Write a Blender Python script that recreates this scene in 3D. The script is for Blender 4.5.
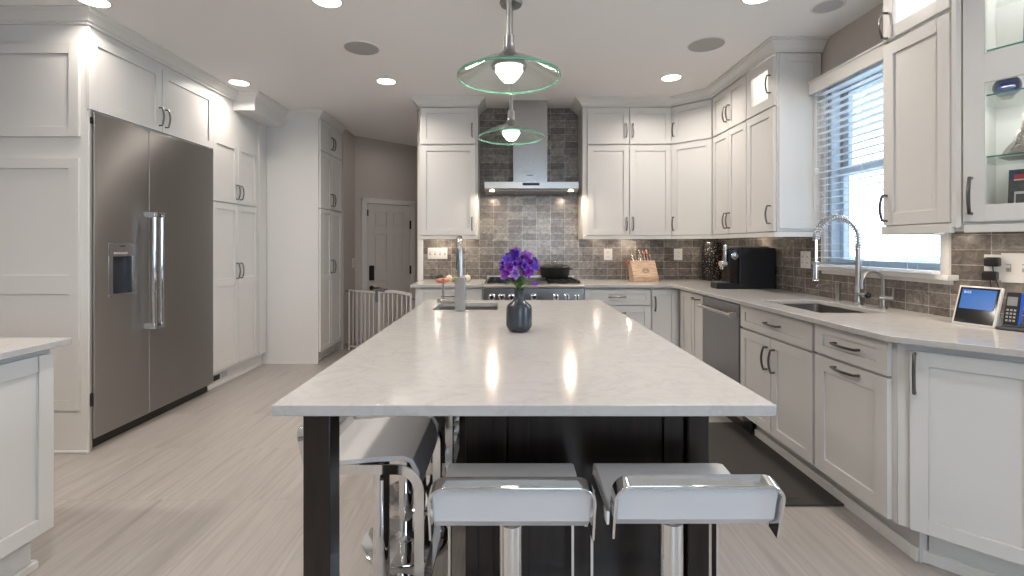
import bpy, bmesh, math, random
from math import pi, sin, cos, radians as R
from mathutils import Vector, Matrix
from mathutils.geometry import tessellate_polygon
random.seed(7)
S = bpy.context.scene
for o in list(bpy.data.objects): bpy.data.objects.remove(o)
COL = S.collection

# ------------------------------------------------------------------ camera, world, light, exposure
F = 480.0; CX, CY, H = 508.0, 245.0, 1.273
cd = bpy.data.cameras.new('camera'); cam = bpy.data.objects.new('camera', cd); COL.objects.link(cam)
cd.sensor_width = 36; cd.lens = F*36/1024; cam.location = (0, 0, H); cam.rotation_euler = (pi/2, 0, 0)
cd.shift_x = (512-CX)/1024; cd.shift_y = -(288-CY)/1024; cd.clip_start = .05
S.camera = cam
S.view_settings.view_transform = 'Standard'; S.view_settings.look = 'None'
S.view_settings.gamma = 1; S.view_settings.use_curve_mapping = False
S.view_settings.exposure = -0.47
w = bpy.data.worlds.new('world'); S.world = w; w.use_nodes = True
bg = w.node_tree.nodes['Background']; bg.inputs[0].default_value = (.60, .79, 1, 1); bg.inputs[1].default_value = 11.0

def area(name, loc, rot, sx, sy, power, col, parent=None, shape='RECTANGLE', spread=pi):
    l = bpy.data.lights.new(name, 'AREA'); l.shape = shape; l.size = sx; l.size_y = sy; l.energy = power; l.color = col; l.spread = spread
    o = bpy.data.objects.new(name, l); COL.objects.link(o); o.location = loc; o.rotation_euler = rot
    if parent: o.parent = parent
    return o
COOL = (.62, .78, 1.0); WARM = (1.0, .91, .82)
# daylight coming in through the kitchen window and the tall windows of the room behind the camera
def portal(loc, rot, sx, sy): l = area('window_portal', loc, rot, sx, sy, 1, (1, 1, 1)); l.data.cycles.is_portal = True
portal((2.42, 2.87, 1.74), (0, pi/2, 0), 1.24, .90); portal((.9, -3.12, 1.55), (-pi/2, 0, 0), 1.6, 1.4); portal((4.39, -.4, 1.6), (0, pi/2, 0), 1.5, 2.0)

# ------------------------------------------------------------------ materials
MT = {}
def mat(name, col, rough=.5, metal=0., coat=0., bump=0., bscale=60., var=0., vscale=6., stretch=(1,1,1), spec=None, emit=None, es=0, trans=0, ior=1.45, alpha=None):
    if name in MT: return MT[name]
    m = bpy.data.materials.new(name); m.use_nodes = True; nt = m.node_tree; b = nt.nodes['Principled BSDF']
    b.inputs['Base Color'].default_value = (*col, 1); b.inputs['Roughness'].default_value = rough; b.inputs['Metallic'].default_value = metal
    b.inputs['Coat Weight'].default_value = coat; b.inputs['IOR'].default_value = ior
    if spec is not None: b.inputs['Specular IOR Level'].default_value = spec
    if trans: b.inputs['Transmission Weight'].default_value = trans
    if emit: b.inputs['Emission Color'].default_value = (*emit, 1); b.inputs['Emission Strength'].default_value = es
    tc = nt.nodes.new('ShaderNodeTexCoord'); mp = nt.nodes.new('ShaderNodeMapping'); mp.inputs['Scale'].default_value = stretch
    nt.links.new(tc.outputs['Object'], mp.inputs[0])
    if bump:
        n = nt.nodes.new('ShaderNodeTexNoise'); n.inputs['Scale'].default_value = bscale; n.inputs['Detail'].default_value = 4
        bm = nt.nodes.new('ShaderNodeBump'); bm.inputs['Strength'].default_value = bump; bm.inputs['Distance'].default_value = .002
        nt.links.new(mp.outputs[0], n.inputs[0]); nt.links.new(n.outputs[0], bm.inputs['Height']); nt.links.new(bm.outputs[0], b.inputs['Normal'])
    if var:
        n = nt.nodes.new('ShaderNodeTexNoise'); n.inputs['Scale'].default_value = vscale; n.inputs['Detail'].default_value = 5
        r = nt.nodes.new('ShaderNodeMix'); r.data_type = 'RGBA'
        r.inputs[6].default_value = (*[c*(1-var) for c in col], 1); r.inputs[7].default_value = (*[min(1, c*(1+var)) for c in col], 1)
        nt.links.new(mp.outputs[0], n.inputs[0]); nt.links.new(n.outputs[0], r.inputs[0]); nt.links.new(r.outputs[2], b.inputs['Base Color'])
    MT[name] = m; return m
def thin_glass(name, tint=(1,1,1), refl=.05, rough=0.0):
    m = bpy.data.materials.new(name); m.use_nodes = True; nt = m.node_tree; nt.nodes.clear()
    o = nt.nodes.new('ShaderNodeOutputMaterial'); mx = nt.nodes.new('ShaderNodeMixShader'); t = nt.nodes.new('ShaderNodeBsdfTransparent'); g = nt.nodes.new('ShaderNodeBsdfGlossy')
    f = nt.nodes.new('ShaderNodeLayerWeight'); f.inputs[0].default_value = .5
    p = nt.nodes.new('ShaderNodeMath'); p.operation = 'POWER'; p.inputs[1].default_value = 3.2
    a = nt.nodes.new('ShaderNodeMath'); a.operation = 'MULTIPLY_ADD'; a.inputs[1].default_value = .45; a.inputs[2].default_value = refl
    t.inputs[0].default_value = (*tint, 1); g.inputs['Roughness'].default_value = rough
    L = nt.links.new
    L(f.outputs['Facing'], p.inputs[0]); L(p.outputs[0], a.inputs[0]); L(a.outputs[0], mx.inputs[0]); L(t.outputs[0], mx.inputs[1]); L(g.outputs[0], mx.inputs[2]); L(mx.outputs[0], o.inputs[0])
    MT[name] = m; return m
WHITE = mat('white_cabinet_paint', (.70, .685, .66), .32, bump=.03, bscale=200)
TRIM = mat('white_trim_paint', (.74, .725, .70), .38, bump=.03, bscale=150)
WALLP = mat('greige_wall_paint', (.52, .475, .435), .75, bump=.12, bscale=260)
CEIL = mat('ceiling_paint', (.90, .885, .875), .85, bump=.1, bscale=300)
STEEL = mat('brushed_stainless_steel', (.58, .56, .54), .33, 1, bump=.0, bscale=30, stretch=(1, 1, 40))
def brushed(name, col, rough, an=.85, rot=.25):
    m, nt, b, N, L = nodes(name); b.inputs['Base Color'].default_value = (*col, 1); b.inputs['Metallic'].default_value = 1; b.inputs['Roughness'].default_value = rough
    b.inputs['Anisotropic'].default_value = an; tg = N('ShaderNodeTangent'); tg.direction_type = 'RADIAL'; tg.axis = 'Z'; b.inputs['Anisotropic Rotation'].default_value = rot; L(tg.outputs[0], b.inputs['Tangent']); return m
FRIDGE = None
STEELD = mat('brushed_dark_stainless', (.33, .32, .315), .30, 1, bump=.2, bscale=30, stretch=(30, 30, 1))
NICKEL = mat('brushed_nickel', (.46, .44, .42), .28, 1)
HANDLE = mat('pewter_handle_metal', (.19, .18, .17), .28, 1)
CHROME = mat('polished_chrome', (.78, .79, .80), .06, 1)
BLACK = mat('black_plastic', (.012, .012, .013), .35)
IRON = mat('black_cast_iron', (.014, .014, .014), .5, bump=.2, bscale=150)
SEAT = mat('white_leatherette', (.66, .66, .67), .30, bump=.05, bscale=300)
PLATE = mat('white_plastic_plate', (.78, .76, .73), .35)
GLASS = thin_glass('clear_glass')
SHADEG = thin_glass('pendant_shade_glass', (.93, .97, .95), .07)
GREENG = mat('green_glass_edge', (.28, .62, .46), .08, trans=.6)
SHELFG = mat('green_shelf_edge_glass', (.06, .30, .24), .08, trans=.35)
SHELFC = thin_glass('shelf_clear_glass', (.95, .985, .975), .05)

def nodes(name):
    m = bpy.data.materials.new(name); m.use_nodes = True; nt = m.node_tree
    return m, nt, nt.nodes['Principled BSDF'], nt.nodes.new, nt.links.new
def ramp(N, pts):
    r = N('ShaderNodeValToRGB'); e = r.color_ramp.elements
    while len(e) > 1: e.remove(e[-1])
    e[0].position, e[0].color = pts[0][0], (*pts[0][1], 1)
    for p, c in pts[1:]:
        x = e.new(p); x.color = (*c, 1)
    return r
def make_quartz():
    m, nt, b, N, L = nodes('white_quartz')
    tc = N('ShaderNodeTexCoord')
    n1 = N('ShaderNodeTexNoise'); n1.inputs['Scale'].default_value = 4.5; n1.inputs['Detail'].default_value = 9; n1.inputs['Distortion'].default_value = 1.6; n1.inputs['Roughness'].default_value = .62
    r1 = ramp(N, [(.0, (.53, .51, .49)), (.45, (.53, .51, .49)), (.495, (.49, .472, .455)), (.52, (.53, .51, .49)), (1, (.555, .537, .517))])
    n2 = N('ShaderNodeTexNoise'); n2.inputs['Scale'].default_value = 38; n2.inputs['Detail'].default_value = 6
    r2 = ramp(N, [(.35, (.95, .95, .95)), (.60, (1, 1, 1))])
    mx = N('ShaderNodeMix'); mx.data_type = 'RGBA'; mx.blend_type = 'MULTIPLY'; mx.inputs[0].default_value = .8
    L(tc.outputs['Object'], n1.inputs[0]); L(tc.outputs['Object'], n2.inputs[0]); L(n1.outputs[0], r1.inputs[0]); L(n2.outputs[0], r2.inputs[0])
    L(r1.outputs[0], mx.inputs[6]); L(r2.outputs[0], mx.inputs[7]); L(mx.outputs[2], b.inputs['Base Color'])
    b.inputs['Roughness'].default_value = .15
    return m
QUARTZ = make_quartz()
def make_tile():
    m, nt, b, N, L = nodes('grey_brown_glazed_tile')
    tc = N('ShaderNodeTexCoord'); sp = N('ShaderNodeSeparateXYZ'); cb = N('ShaderNodeCombineXYZ')
    L(tc.outputs['Object'], sp.inputs[0]); L(sp.outputs['X'], cb.inputs['X']); L(sp.outputs['Z'], cb.inputs['Y'])
    br = N('ShaderNodeTexBrick'); br.offset = 0; br.squash = 1
    for k, v in (('Scale', 1), ('Mortar Size', .0016), ('Mortar Smooth', .2), ('Brick Width', .148), ('Row Height', .0735), ('Bias', -.1)): br.inputs[k].default_value = v
    br.inputs['Color1'].default_value = (.15, .132, .117, 1); br.inputs['Color2'].default_value = (.31, .28, .25, 1); br.inputs['Mortar'].default_value = (.50, .47, .44, 1)
    L(cb.outputs[0], br.inputs['Vector'])
    n = N('ShaderNodeTexNoise'); n.inputs['Scale'].default_value = 26; n.inputs['Detail'].default_value = 8; n.inputs['Roughness'].default_value = .7; n.inputs['Distortion'].default_value = .8
    L(cb.outputs[0], n.inputs[0])
    r = ramp(N, [(.3, (.45, .45, .45)), (.5, (1, 1, 1)), (.7, (1.6, 1.58, 1.55))]); L(n.outputs[0], r.inputs[0])
    mx = N('ShaderNodeMix'); mx.data_type = 'RGBA'; mx.blend_type = 'MULTIPLY'; mx.inputs[0].default_value = 1
    L(br.outputs['Color'], mx.inputs[6]); L(r.outputs[0], mx.inputs[7]); L(mx.outputs[2], b.inputs['Base Color'])
    n2 = N('ShaderNodeTexNoise'); n2.inputs['Scale'].default_value = 14; n2.inputs['Detail'].default_value = 3; L(cb.outputs[0], n2.inputs[0])
    sub = N('ShaderNodeMath'); sub.operation = 'SUBTRACT'; L(n2.outputs[0], sub.inputs[0]); L(br.outputs['Fac'], sub.inputs[1])
    bp = N('ShaderNodeBump'); bp.inputs['Strength'].default_value = .35; bp.inputs['Distance'].default_value = .004; L(sub.outputs[0], bp.inputs['Height']); L(bp.outputs[0], b.inputs['Normal'])
    b.inputs['Roughness'].default_value = .24; b.inputs['Metallic'].default_value = .15
    return m
TILE = make_tile()
def make_floor():
    m, nt, b, N, L = nodes('veined_porcelain_floor')
    tc = N('ShaderNodeTexCoord')
    br = N('ShaderNodeTexBrick'); br.offset = 0; br.squash = 1
    mp0 = N('ShaderNodeMapping'); mp0.inputs['Location'].default_value = (.1, -.57+.61*5, 0); L(tc.outputs['Object'], mp0.inputs[0]); L(mp0.outputs[0], br.inputs['Vector'])
    for k, v in (('Scale', 1), ('Mortar Size', .0016), ('Mortar Smooth', .1), ('Brick Width', .305), ('Row Height', .61)): br.inputs[k].default_value = v
    br.inputs['Color1'].default_value = (0, 0, 0, 1); br.inputs['Color2'].default_value = (1, 1, 1, 1); br.inputs['Mortar'].default_value = (.5, .5, .5, 1)
    # every tile gets its own run of veins: shift the vein pattern by the tile's random value
    mp = N('ShaderNodeMapping'); mp.inputs['Scale'].default_value = (9, .42, 1); L(tc.outputs['Object'], mp.inputs[0])
    ml = N('ShaderNodeVectorMath'); ml.operation = 'MULTIPLY_ADD'; ml.inputs[1].default_value = (3, 3, 9); L(br.outputs['Color'], ml.inputs[0]); L(mp.outputs[0], ml.inputs[2])
    n = N('ShaderNodeTexNoise'); n.inputs['Scale'].default_value = 1.5; n.inputs['Detail'].default_value = 8; n.inputs['Roughness'].default_value = .6; n.inputs['Distortion'].default_value = .35; L(ml.outputs[0], n.inputs[0])
    r = ramp(N, [(.28, (.29, .262, .24)), (.42, (.375, .342, .315)), (.5, (.42, .387, .36)), (.56, (.365, .332, .308)), (.62, (.435, .402, .375)), (.8, (.46, .427, .40))]); L(n.outputs[0], r.inputs[0])
    mx = N('ShaderNodeMix'); mx.data_type = 'RGBA'; L(br.outputs['Fac'], mx.inputs[0]); L(r.outputs[0], mx.inputs[6]); mx.inputs[7].default_value = (.34, .31, .285, 1)
    L(mx.outputs[2], b.inputs['Base Color']); b.inputs['Roughness'].default_value = .36
    return m
FLOORM = make_floor()
def make_wood(name, c0, c1, rough, scale=(2, 2, 24), axis_s=6):
    m, nt, b, N, L = nodes(name)
    tc = N('ShaderNodeTexCoord'); mp = N('ShaderNodeMapping'); mp.inputs['Scale'].default_value = scale; L(tc.outputs['Object'], mp.inputs[0])
    n = N('ShaderNodeTexNoise'); n.inputs['Scale'].default_value = axis_s; n.inputs['Detail'].default_value = 6; n.inputs['Distortion'].default_value = .6; L(mp.outputs[0], n.inputs[0])
    r = ramp(N, [(.3, c0), (.7, c1)]); L(n.outputs[0], r.inputs[0]); L(r.outputs[0], b.inputs['Base Color']); b.inputs['Roughness'].default_value = rough
    return m
ESP = make_wood('espresso_wood', (.006, .004, .0035), (.020, .012, .009), .28, (12, 12, 1.2), 5)
BLOCKW = make_wood('pale_block_wood', (.42, .27, .17), (.62, .44, .31), .5, (3, 14, 14), 5)

# ------------------------------------------------------------------ mesh builder
class MB:
    def __init__(s): s.v = []; s.f = []
    def add(s, vs, fs):
        k = len(s.v); s.v += [tuple(v) for v in vs]; s.f += [tuple(i+k for i in f) for f in fs]; return s
    def box(s, x0, x1, y0, y1, z0, z1):
        return s.add([(x, y, z) for z in (z0, z1) for y in (y0, y1) for x in (x0, x1)], [(0,2,3,1),(4,5,7,6),(0,1,5,4),(2,6,7,3),(0,4,6,2),(1,3,7,5)])
    def prism(s, poly, z0, z1, holes=()):
        loops = [list(poly)] + [list(h) for h in holes]; pts = [p for l in loops for p in l]
        tri = tessellate_polygon([[Vector((p[0], p[1], 0)) for p in l] for l in loops]); n = len(pts)
        vs = [(p[0], p[1], z0) for p in pts] + [(p[0], p[1], z1) for p in pts]
        fs = [tuple(t) for t in tri] + [tuple(i+n for i in reversed(t)) for t in tri]; k = 0
        for l in loops:
            for i in range(len(l)):
                a, b = k+i, k+(i+1) % len(l); fs.append((a, b, b+n, a+n))
            k += len(l)
        return s.add(vs, fs)
    def xprism(s, poly, x0, x1):      # polygon in (y, z) extruded along x
        n = len(poly); vs = [(x0, p[0], p[1]) for p in poly] + [(x1, p[0], p[1]) for p in poly]
        tri = tessellate_polygon([[Vector((p[0], p[1], 0)) for p in poly]])
        fs = [tuple(t) for t in tri] + [tuple(i+n for i in t) for t in tri] + [(i, (i+1) % n, (i+1) % n+n, i+n) for i in range(n)]
        return s.add(vs, fs)
    def tube(s, P, r, n=12, rr=None, cap=True, flat=1.0, up=None):
        P = [Vector(p) for p in P]; k = len(P); rs = r if isinstance(r, (list, tuple)) else [r]*k
        T = [(P[min(i+1, k-1)]-P[max(i-1, 0)]).normalized() for i in range(k)]
        a = Vector(up) if up else (Vector((0, 0, 1)) if abs(T[0].z) < .9 else Vector((1, 0, 0)))
        u = (a - T[0]*a.dot(T[0])).normalized(); vs = []
        for i in range(k):
            u = (u - T[i]*u.dot(T[i])).normalized(); w_ = T[i].cross(u)
            for j in range(n):
                t = 2*pi*(j+.5)/n; vs.append(P[i] + u*cos(t)*rs[i] + w_*sin(t)*rs[i]*flat)
        fs = [(i*n+j, i*n+(j+1) % n, (i+1)*n+(j+1) % n, (i+1)*n+j) for i in range(k-1) for j in range(n)]
        if cap: fs += [tuple(range(n)), tuple(range((k-1)*n, k*n))]
        return s.add(vs, fs)
    def strip(s, P, wid, th, side):   # flat bar along P; 'side' = direction of its width
        P = [Vector(p) for p in P]; k = len(P); side = Vector(side).normalized(); vs = []
        for i in range(k):
            T = (P[min(i+1, k-1)]-P[max(i-1, 0)]).normalized(); nn = T.cross(side).normalized()
            for a, b in ((-1, -1), (1, -1), (1, 1), (-1, 1)): vs.append(P[i] + side*a*wid/2 + nn*b*th/2)
        fs = [(i*4+j, i*4+(j+1) % 4, (i+1)*4+(j+1) % 4, (i+1)*4+j) for i in range(k-1) for j in range(4)] + [(0, 1, 2, 3), tuple(range(4*k-4, 4*k))]
        return s.add(vs, fs)
    def lathe(s, prof, n=32, c=(0, 0, 0)):
        vs = []; k = len(prof)
        for r, z in prof:
            for j in range(n): t = 2*pi*j/n; vs.append((c[0]+r*cos(t), c[1]+r*sin(t), c[2]+z))
        fs = [(i*n+j, i*n+(j+1) % n, (i+1)*n+(j+1) % n, (i+1)*n+j) for i in range(k-1) for j in range(n)]
        fs += [tuple(range(n)), tuple(range((k-1)*n, k*n))]
        return s.add(vs, fs)
    def ball(s, c, r, n=14, M=None):
        if not isinstance(r, (list, tuple)): r = (r, r, r)
        vs = []; m = n//2
        for i in range(m+1):
            p = -pi/2 + pi*i/m; cr = max(cos(p), .02)
            for j in range(n):
                t = 2*pi*j/n; v = Vector((r[0]*cr*cos(t), r[1]*cr*sin(t), r[2]*sin(p)))
                if M: v = M @ v
                vs.append(v+Vector(c))
        fs = [(i*n+j, i*n+(j+1) % n, (i+1)*n+(j+1) % n, (i+1)*n+j) for i in range(m) for j in range(n)] + [tuple(range(n)), tuple(range(m*n, m*n+n))]
        return s.add(vs, fs)
    def xf(s, M, start=0):
        for i in range(start, len(s.v)): s.v[i] = tuple(M @ Vector(s.v[i]))
        return s
    def build(s, name, m, parent=None, bevel=0, loc=None, rot=None, ang=35):
        me = bpy.data.meshes.new(name); me.from_pydata(s.v, [], s.f); bm = bmesh.new(); bm.from_mesh(me)
        bmesh.ops.remove_doubles(bm, verts=bm.verts, dist=1e-6) if ang else None
        bmesh.ops.recalc_face_normals(bm, faces=bm.faces); bm.to_mesh(me); bm.free()
        for p in me.polygons: p.use_smooth = True
        me.set_sharp_from_angle(angle=R(ang or 35)); me.materials.append(m)
        o = bpy.data.objects.new(name, me); COL.objects.link(o)
        if parent: o.parent = parent
        if loc: o.location = loc
        if rot is not None: o.rotation_euler = (0, 0, rot)
        if bevel:
            b = o.modifiers.new('bevel', 'BEVEL'); b.width = bevel; b.segments = 2; b.limit_method = 'ANGLE'; b.angle_limit = R(40); b.harden_normals = False
        return o
def tag(o, label, cat, group=None):
    o['label'] = label; o['category'] = cat
    if group: o['group'] = group
    return o
def thing(name, label, cat, loc=(0, 0, 0), rz=0, group=None):
    o = bpy.data.objects.new(name, None); COL.objects.link(o); o.empty_display_size = .1
    o.location = loc; o.rotation_euler = (0, 0, rz); return tag(o, label, cat, group)
def struct(name, mb, m, bevel=0, loc=None, rot=None):
    o = mb.build(name, m, None, bevel, loc, rot); o['kind'] = 'structure'; return o
def dup(root, loc, label, rz=None):
    r = root.copy(); COL.objects.link(r); r.location = loc; r['label'] = label
    if rz is not None: r.rotation_euler = (0, 0, rz)
    for ch in list(root.children):
        c = ch.copy(); COL.objects.link(c); c.parent = r
        for g in ch.children:
            d = g.copy(); COL.objects.link(d); d.parent = c
    return r

# ------------------------------------------------------------------ the room
ZC = 2.70; YB = 5.02; XR = 2.203
AW = R(30.5); aw = (sin(AW), -cos(AW))              # direction of the angled stretch of the right wall
WX, WY = XR, 2.387
E = (WX+aw[0]*1.35, WY+aw[1]*1.35)
struct('floor', MB().box(-4.4, 4.5, -3.3, 8.2, -.1, 0), FLOORM)
struct('ceiling', MB().box(-4.4, 4.5, -3.3, 8.2, ZC, ZC+.1), CEIL)
struct('wall_back', MB().box(-.95, 2.4, YB, YB+.3, 0, ZC), WALLP)
w0, w1, wz0, wz1 = 2.43, 3.32, 1.125, 2.36           # window opening
struct('wall_right', MB().box(XR, XR+.16, w1, YB+.3, 0, ZC).box(XR, XR+.16, WY, w0, 0, ZC).box(XR, XR+.16, w0, w1, 0, wz0).box(XR, XR+.16, w0, w1, wz1, ZC), WALLP)
nx, ny = -aw[1]*.16, aw[0]*.16
struct('wall_right_angled', MB().prism([(WX, WY), E, (E[0]+nx, E[1]+ny), (WX+nx, WY+ny)], 0, ZC), WALLP)
struct('wall_right_near', MB().box(E[0], 4.5, E[1], E[1]+.15, 0, ZC).box(4.4, 4.5, .6, E[1], 0, ZC).box(4.4, 4.5, -3.3, -1.4, 0, ZC).box(4.4, 4.5, -1.4, .6, 0, .85).box(4.4, 4.5, -1.4, .6, 2.35, ZC), WALLP)
struct('wall_rear', MB().box(-4.4, .1, -3.3, -3.15, 0, ZC).box(1.7, 4.5, -3.3, -3.15, 0, ZC).box(.1, 1.7, -3.3, -3.15, 0, .85).box(.1, 1.7, -3.3, -3.15, 2.25, ZC), WALLP)
struct('wall_left', MB().box(-4.5, -4.4, -3.3, 3.1, 0, ZC).box(-4.5, -3.2, 3.1, 3.2, 0, ZC).box(-3.3, -3.2, 2.95, 5.9, 0, ZC).box(-3.2, -2.1, 5.83, 5.93, 0, ZC).box(-2.1, -2.0, 5.83, 6.27, 0, ZC), WALLP)
D0 = (-2.0, 6.27); s2 = math.sqrt(.5)
struct('wall_hall', MB().box(0, 1.75, 0, .12, 0, ZC), WALLP, loc=(D0[0], D0[1], 0), rot=pi/4)
struct('wall_hall_right', MB().box(-.95, -.83, YB+.3, 7.6, 0, ZC), WALLP)
struct('soffit', MB().box(-2.66, -2.38, 4.51, 5.13, 2.54, ZC), TRIM)
struct('trim_1', MB().box(-.935, -.885, YB-.03, YB, 0, ZC), TRIM, bevel=.002)

def crown(name, path, z0=2.62, sc=1.0):
    prof = [(-.03, z0), (.004, z0), (.006, z0+.012), (.018, z0+.018), (.024, z0+.03), (.042, z0+.048), (.058, z0+.056), (.062, z0+.066), (.074, z0+.068), (.074, ZC), (-.03, ZC)]
    P = [Vector(p) for p in path]; n = len(P); vs = []
    def nor(a, b): d = (b-a).normalized(); return Vector((d.y, -d.x))
    for i, p in enumerate(P):
        if i == 0: m = nor(P[0], P[1])
        elif i == n-1: m = nor(P[-2], P[-1])
        else:
            a, b = nor(P[i-1], p), nor(p, P[i+1]); m = (a+b); m = m/(m.dot(a))
        for o_, z in prof: q = p+m*o_*sc; vs.append((q.x, q.y, z))
    k = len(prof); fs = [(i*k+j, i*k+(j+1) % k, (i+1)*k+(j+1) % k, (i+1)*k+j) for i in range(n-1) for j in range(k)] + [tuple(range(k)), tuple(range((n-1)*k, n*k))]
    return struct(name, MB().add(vs, fs), TRIM)
crown('trim_2', [(-4.3, 2.93), (-2.565, 2.93), (-2.565, 4.51), (-2.38, 4.51), (-2.38, 5.13), (-2.02, 5.13), (-2.02, 5.81)])
crown('trim_3', [(-.87, 5.01), (-.87, 4.68), (-.295, 4.68), (-.295, 5.01)])
crown('trim_4', [(.725, 5.01), (.725, 4.68), (1.59, 4.68), (1.87, 4.40), (1.87, 3.355), (2.2, 3.355)])
crown('trim_5', [(2.2, 2.425), (1.885, 2.425), (1.885, 2.02), (1.885+aw[0]*.75, 2.02+aw[1]*.75)])
# backsplash panels (local x along the wall)
def splash(name, x0, x1, z0, z1, loc, rot): return struct(name, MB().box(x0, x1, -.008, 0, z0, z1), TILE, loc=loc, rot=rot)
splash('backsplash_back', -.885, 2.195, .9, 1.345, (0, YB, 0), 0)
struct('backsplash_range', MB().box(-.30, .735, -.008, 0, 1.345, ZC), TILE, loc=(0, YB, 0))
bs = MB().box(0, YB-3.36, -.008, 0, .9, 1.345).box(YB-3.36, YB-WY+.004, -.008, 0, .9, wz0-.03)
struct('backsplash_right', bs, TILE, loc=(XR, YB, 0), rot=-pi/2)
splash('backsplash_angled', -.004, 1.3, .9, 1.5, (WX, WY, 0), -(pi/2-AW))

# window: casing, sashes, panes
wf = MB(); X0 = XR-.018
for a, b, c, d in ((w0-.05, w0+.0, wz0-.0, wz1+.06), (w1, w1+.035, wz0, wz1+.06), (w0-.05, w1+.035, wz1, wz1+.06)): wf.box(X0, XR, a, b, c, d)
wf.box(XR-.045, XR+.1, w0-.075, w1+.04, wz0-.028, wz0)     # sill
wf.box(XR-.012, XR-.001, w0-.06, w1+.035, wz0-.05, wz0-.028)
struct('window_1', wf, TRIM, bevel=.003)
VIN = mat('daylight_tinted_vinyl_sash', (.62, .72, .84), .4)  # white vinyl with the bluish window daylight mixed into its colour
sash = MB(); zm = 1.77
for xx, za, zb in ((XR+.08, wz0, zm+.025), (XR+.113, zm-.025, wz1)):
    sash.box(xx, xx+.03, w0, w0+.055, za, zb).box(xx, xx+.03, w1-.055, w1, za, zb).box(xx, xx+.03, w0+.055, w1-.055, za, za+.05).box(xx, xx+.03, w0+.055, w1-.055, zb-.05, zb)
sash.box(XR+.02, XR+.078, w0-.004, w0+.022, wz0, wz1).box(XR+.02, XR+.078, w1-.022, w1+.004, wz0, wz1).box(XR+.02, XR+.078, w0+.023, w1-.023, wz1-.02, wz1+.004)
so = sash.build('sash', VIN, bpy.data.objects['window_1'])
MB().box(XR+.095, XR+.099, w0+.05, w1-.05, wz0+.05, zm-.02).box(XR+.125, XR+.129, w0+.05, w1-.05, zm+.02, wz1-.05).build('pane', GLASS, so)
# outdoors seen through the window
GRASS = mat('pale_frosty_lawn', (.42, .50, .50), .9, var=.35, vscale=1.2)
o = struct('ground_outside', MB().box(2.6, 40, -12, 40, -1.3, -1.2), GRASS)
def hedge(name, label, c, r, seed):
    rnd = random.Random(seed); m = MB()
    for i in range(26):
        a = rnd.uniform(0, 2*pi); q = rnd.uniform(0, 1)**.5; rr = rnd.uniform(.25, .5)*r
        m.ball((c[0]+cos(a)*q*r, c[1]+sin(a)*q*r*.9, c[2]+rnd.uniform(.2, 1)*r*1.2), (rr, rr, rr*.8), 10)
    b = m.build('foliage', mat('frosty_foliage', (.20, .27, .26), .9, var=.5, vscale=5, bump=1, bscale=9))
    t = MB().tube([(c[0], c[1], -1.25), (c[0], c[1], c[2]+r*.5)], r*.07, 8).build('trunk', mat('grey_bark', (.12, .1, .09), .9))
    root = thing(name, label, 'shrub'); b.parent = root; t.parent = root
hedge('shrub', 'frosty round shrub seen through the blinds, nearer the window\'s right side', (7.2, 7.6, -1.2), 1.1, 1)
hedge('shrub', 'pale shrub seen through the blinds in the window\'s left half', (10.5, 13.8, -1.2), 1.5, 2)

# window blind
bl = thing('window_blind', 'white horizontal slat blind with valance over the kitchen sink window', 'blind', (XR-.055, 0, 0))
MB().box(-.05, -.035, w0-.06, w1+.032, wz1-.045, wz1+.045).box(-.05, .04, w1+.015, w1+.03, wz1-.045, wz1+.045).box(-.05, .04, w0-.06, w0-.045, wz1-.045, wz1+.045).box(-.056, -.035, w0-.062, w1+.034, wz1+.036, wz1+.05).build('valance', TRIM, bl, bevel=.003)
sl = MB(); SL = mat('white_faux_wood_slat', (.80, .82, .85), .4)
zs = wz1-.06; nsl = 0
while zs > wz0+.03:
    a = R(1.5); sx, sz = .023*cos(a), .023*sin(a)
    sl.add([(-sx, w0-.02, zs-sz), (sx, w0-.02, zs+sz), (sx, w1-.01, zs+sz), (-sx, w1-.01, zs-sz), (-sx, w0-.02, zs-sz+.003), (sx, w0-.02, zs+sz+.003), (sx, w1-.01, zs+sz+.003), (-sx, w1-.01, zs-sz+.003)],
           [(0,1,2,3),(4,7,6,5),(0,4,5,1),(1,5,6,2),(2,6,7,3),(3,7,4,0)]); zs -= .0445
sl.build('slats', SL, bl)
MB().box(-.022, .022, w0-.02, w1-.01, wz0+.004, wz0+.018).build('bottom_rail', SL, bl)
cdm = MB()
for y in (w0+.12, w0+.45, w1-.13): cdm.tube([(-.026, y, wz0+.015), (-.026, y, wz1-.03)], .0012, 6).tube([(.026, y, wz0+.015), (.026, y, wz1-.03)], .0012, 6)
cdm.build('ladder_cord', SL, bl)
MB().tube([(-.034, w1-.03, wz1-.03), (-.034, w1-.03, 1.80)], .0015, 6).lathe([(.004, 0), (.014, -.006), (.012, -.03), (.006, -.045)][::-1], 10, (-.034, w1-.03, 1.80)).build('pull_cord', SL, bl)

# ------------------------------------------------------------------ cabinetry
def shaker(x0, x1, z0, z1, y=0, t=.02, st=.055, rails=(), glass=False, pan=.009):
    m = MB(); st = min(st, (x1-x0)*.3); sr = min(st, (z1-z0)*.3)
    m.box(x0, x0+st, y-t, y, z0, z1).box(x1-st, x1, y-t, y, z0, z1).box(x0+st, x1-st, y-t, y, z0, z0+sr).box(x0+st, x1-st, y-t, y, z1-sr, z1)
    for a, b in rails: m.box(x0+st, x1-st, y-t, y, a, b)
    if not glass: m.box(x0+st, x1-st, y-t+pan, y, z0+sr, z1-sr)
    return m
def pull(x, z, L, vert, y):
    k = 9; P = []
    for i in range(k):
        t = i/(k-1); P.append((t*L-L/2, -.024-.012*sin(pi*t)))
    P = [(-L/2, 0.001)]+P+[(L/2, .001)]
    Q = [(x, y+b, z+a) if vert else (x+a, y+b, z) for a, b in P]
    return MB().tube(Q, .0062, 8, flat=1.0)
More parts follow.
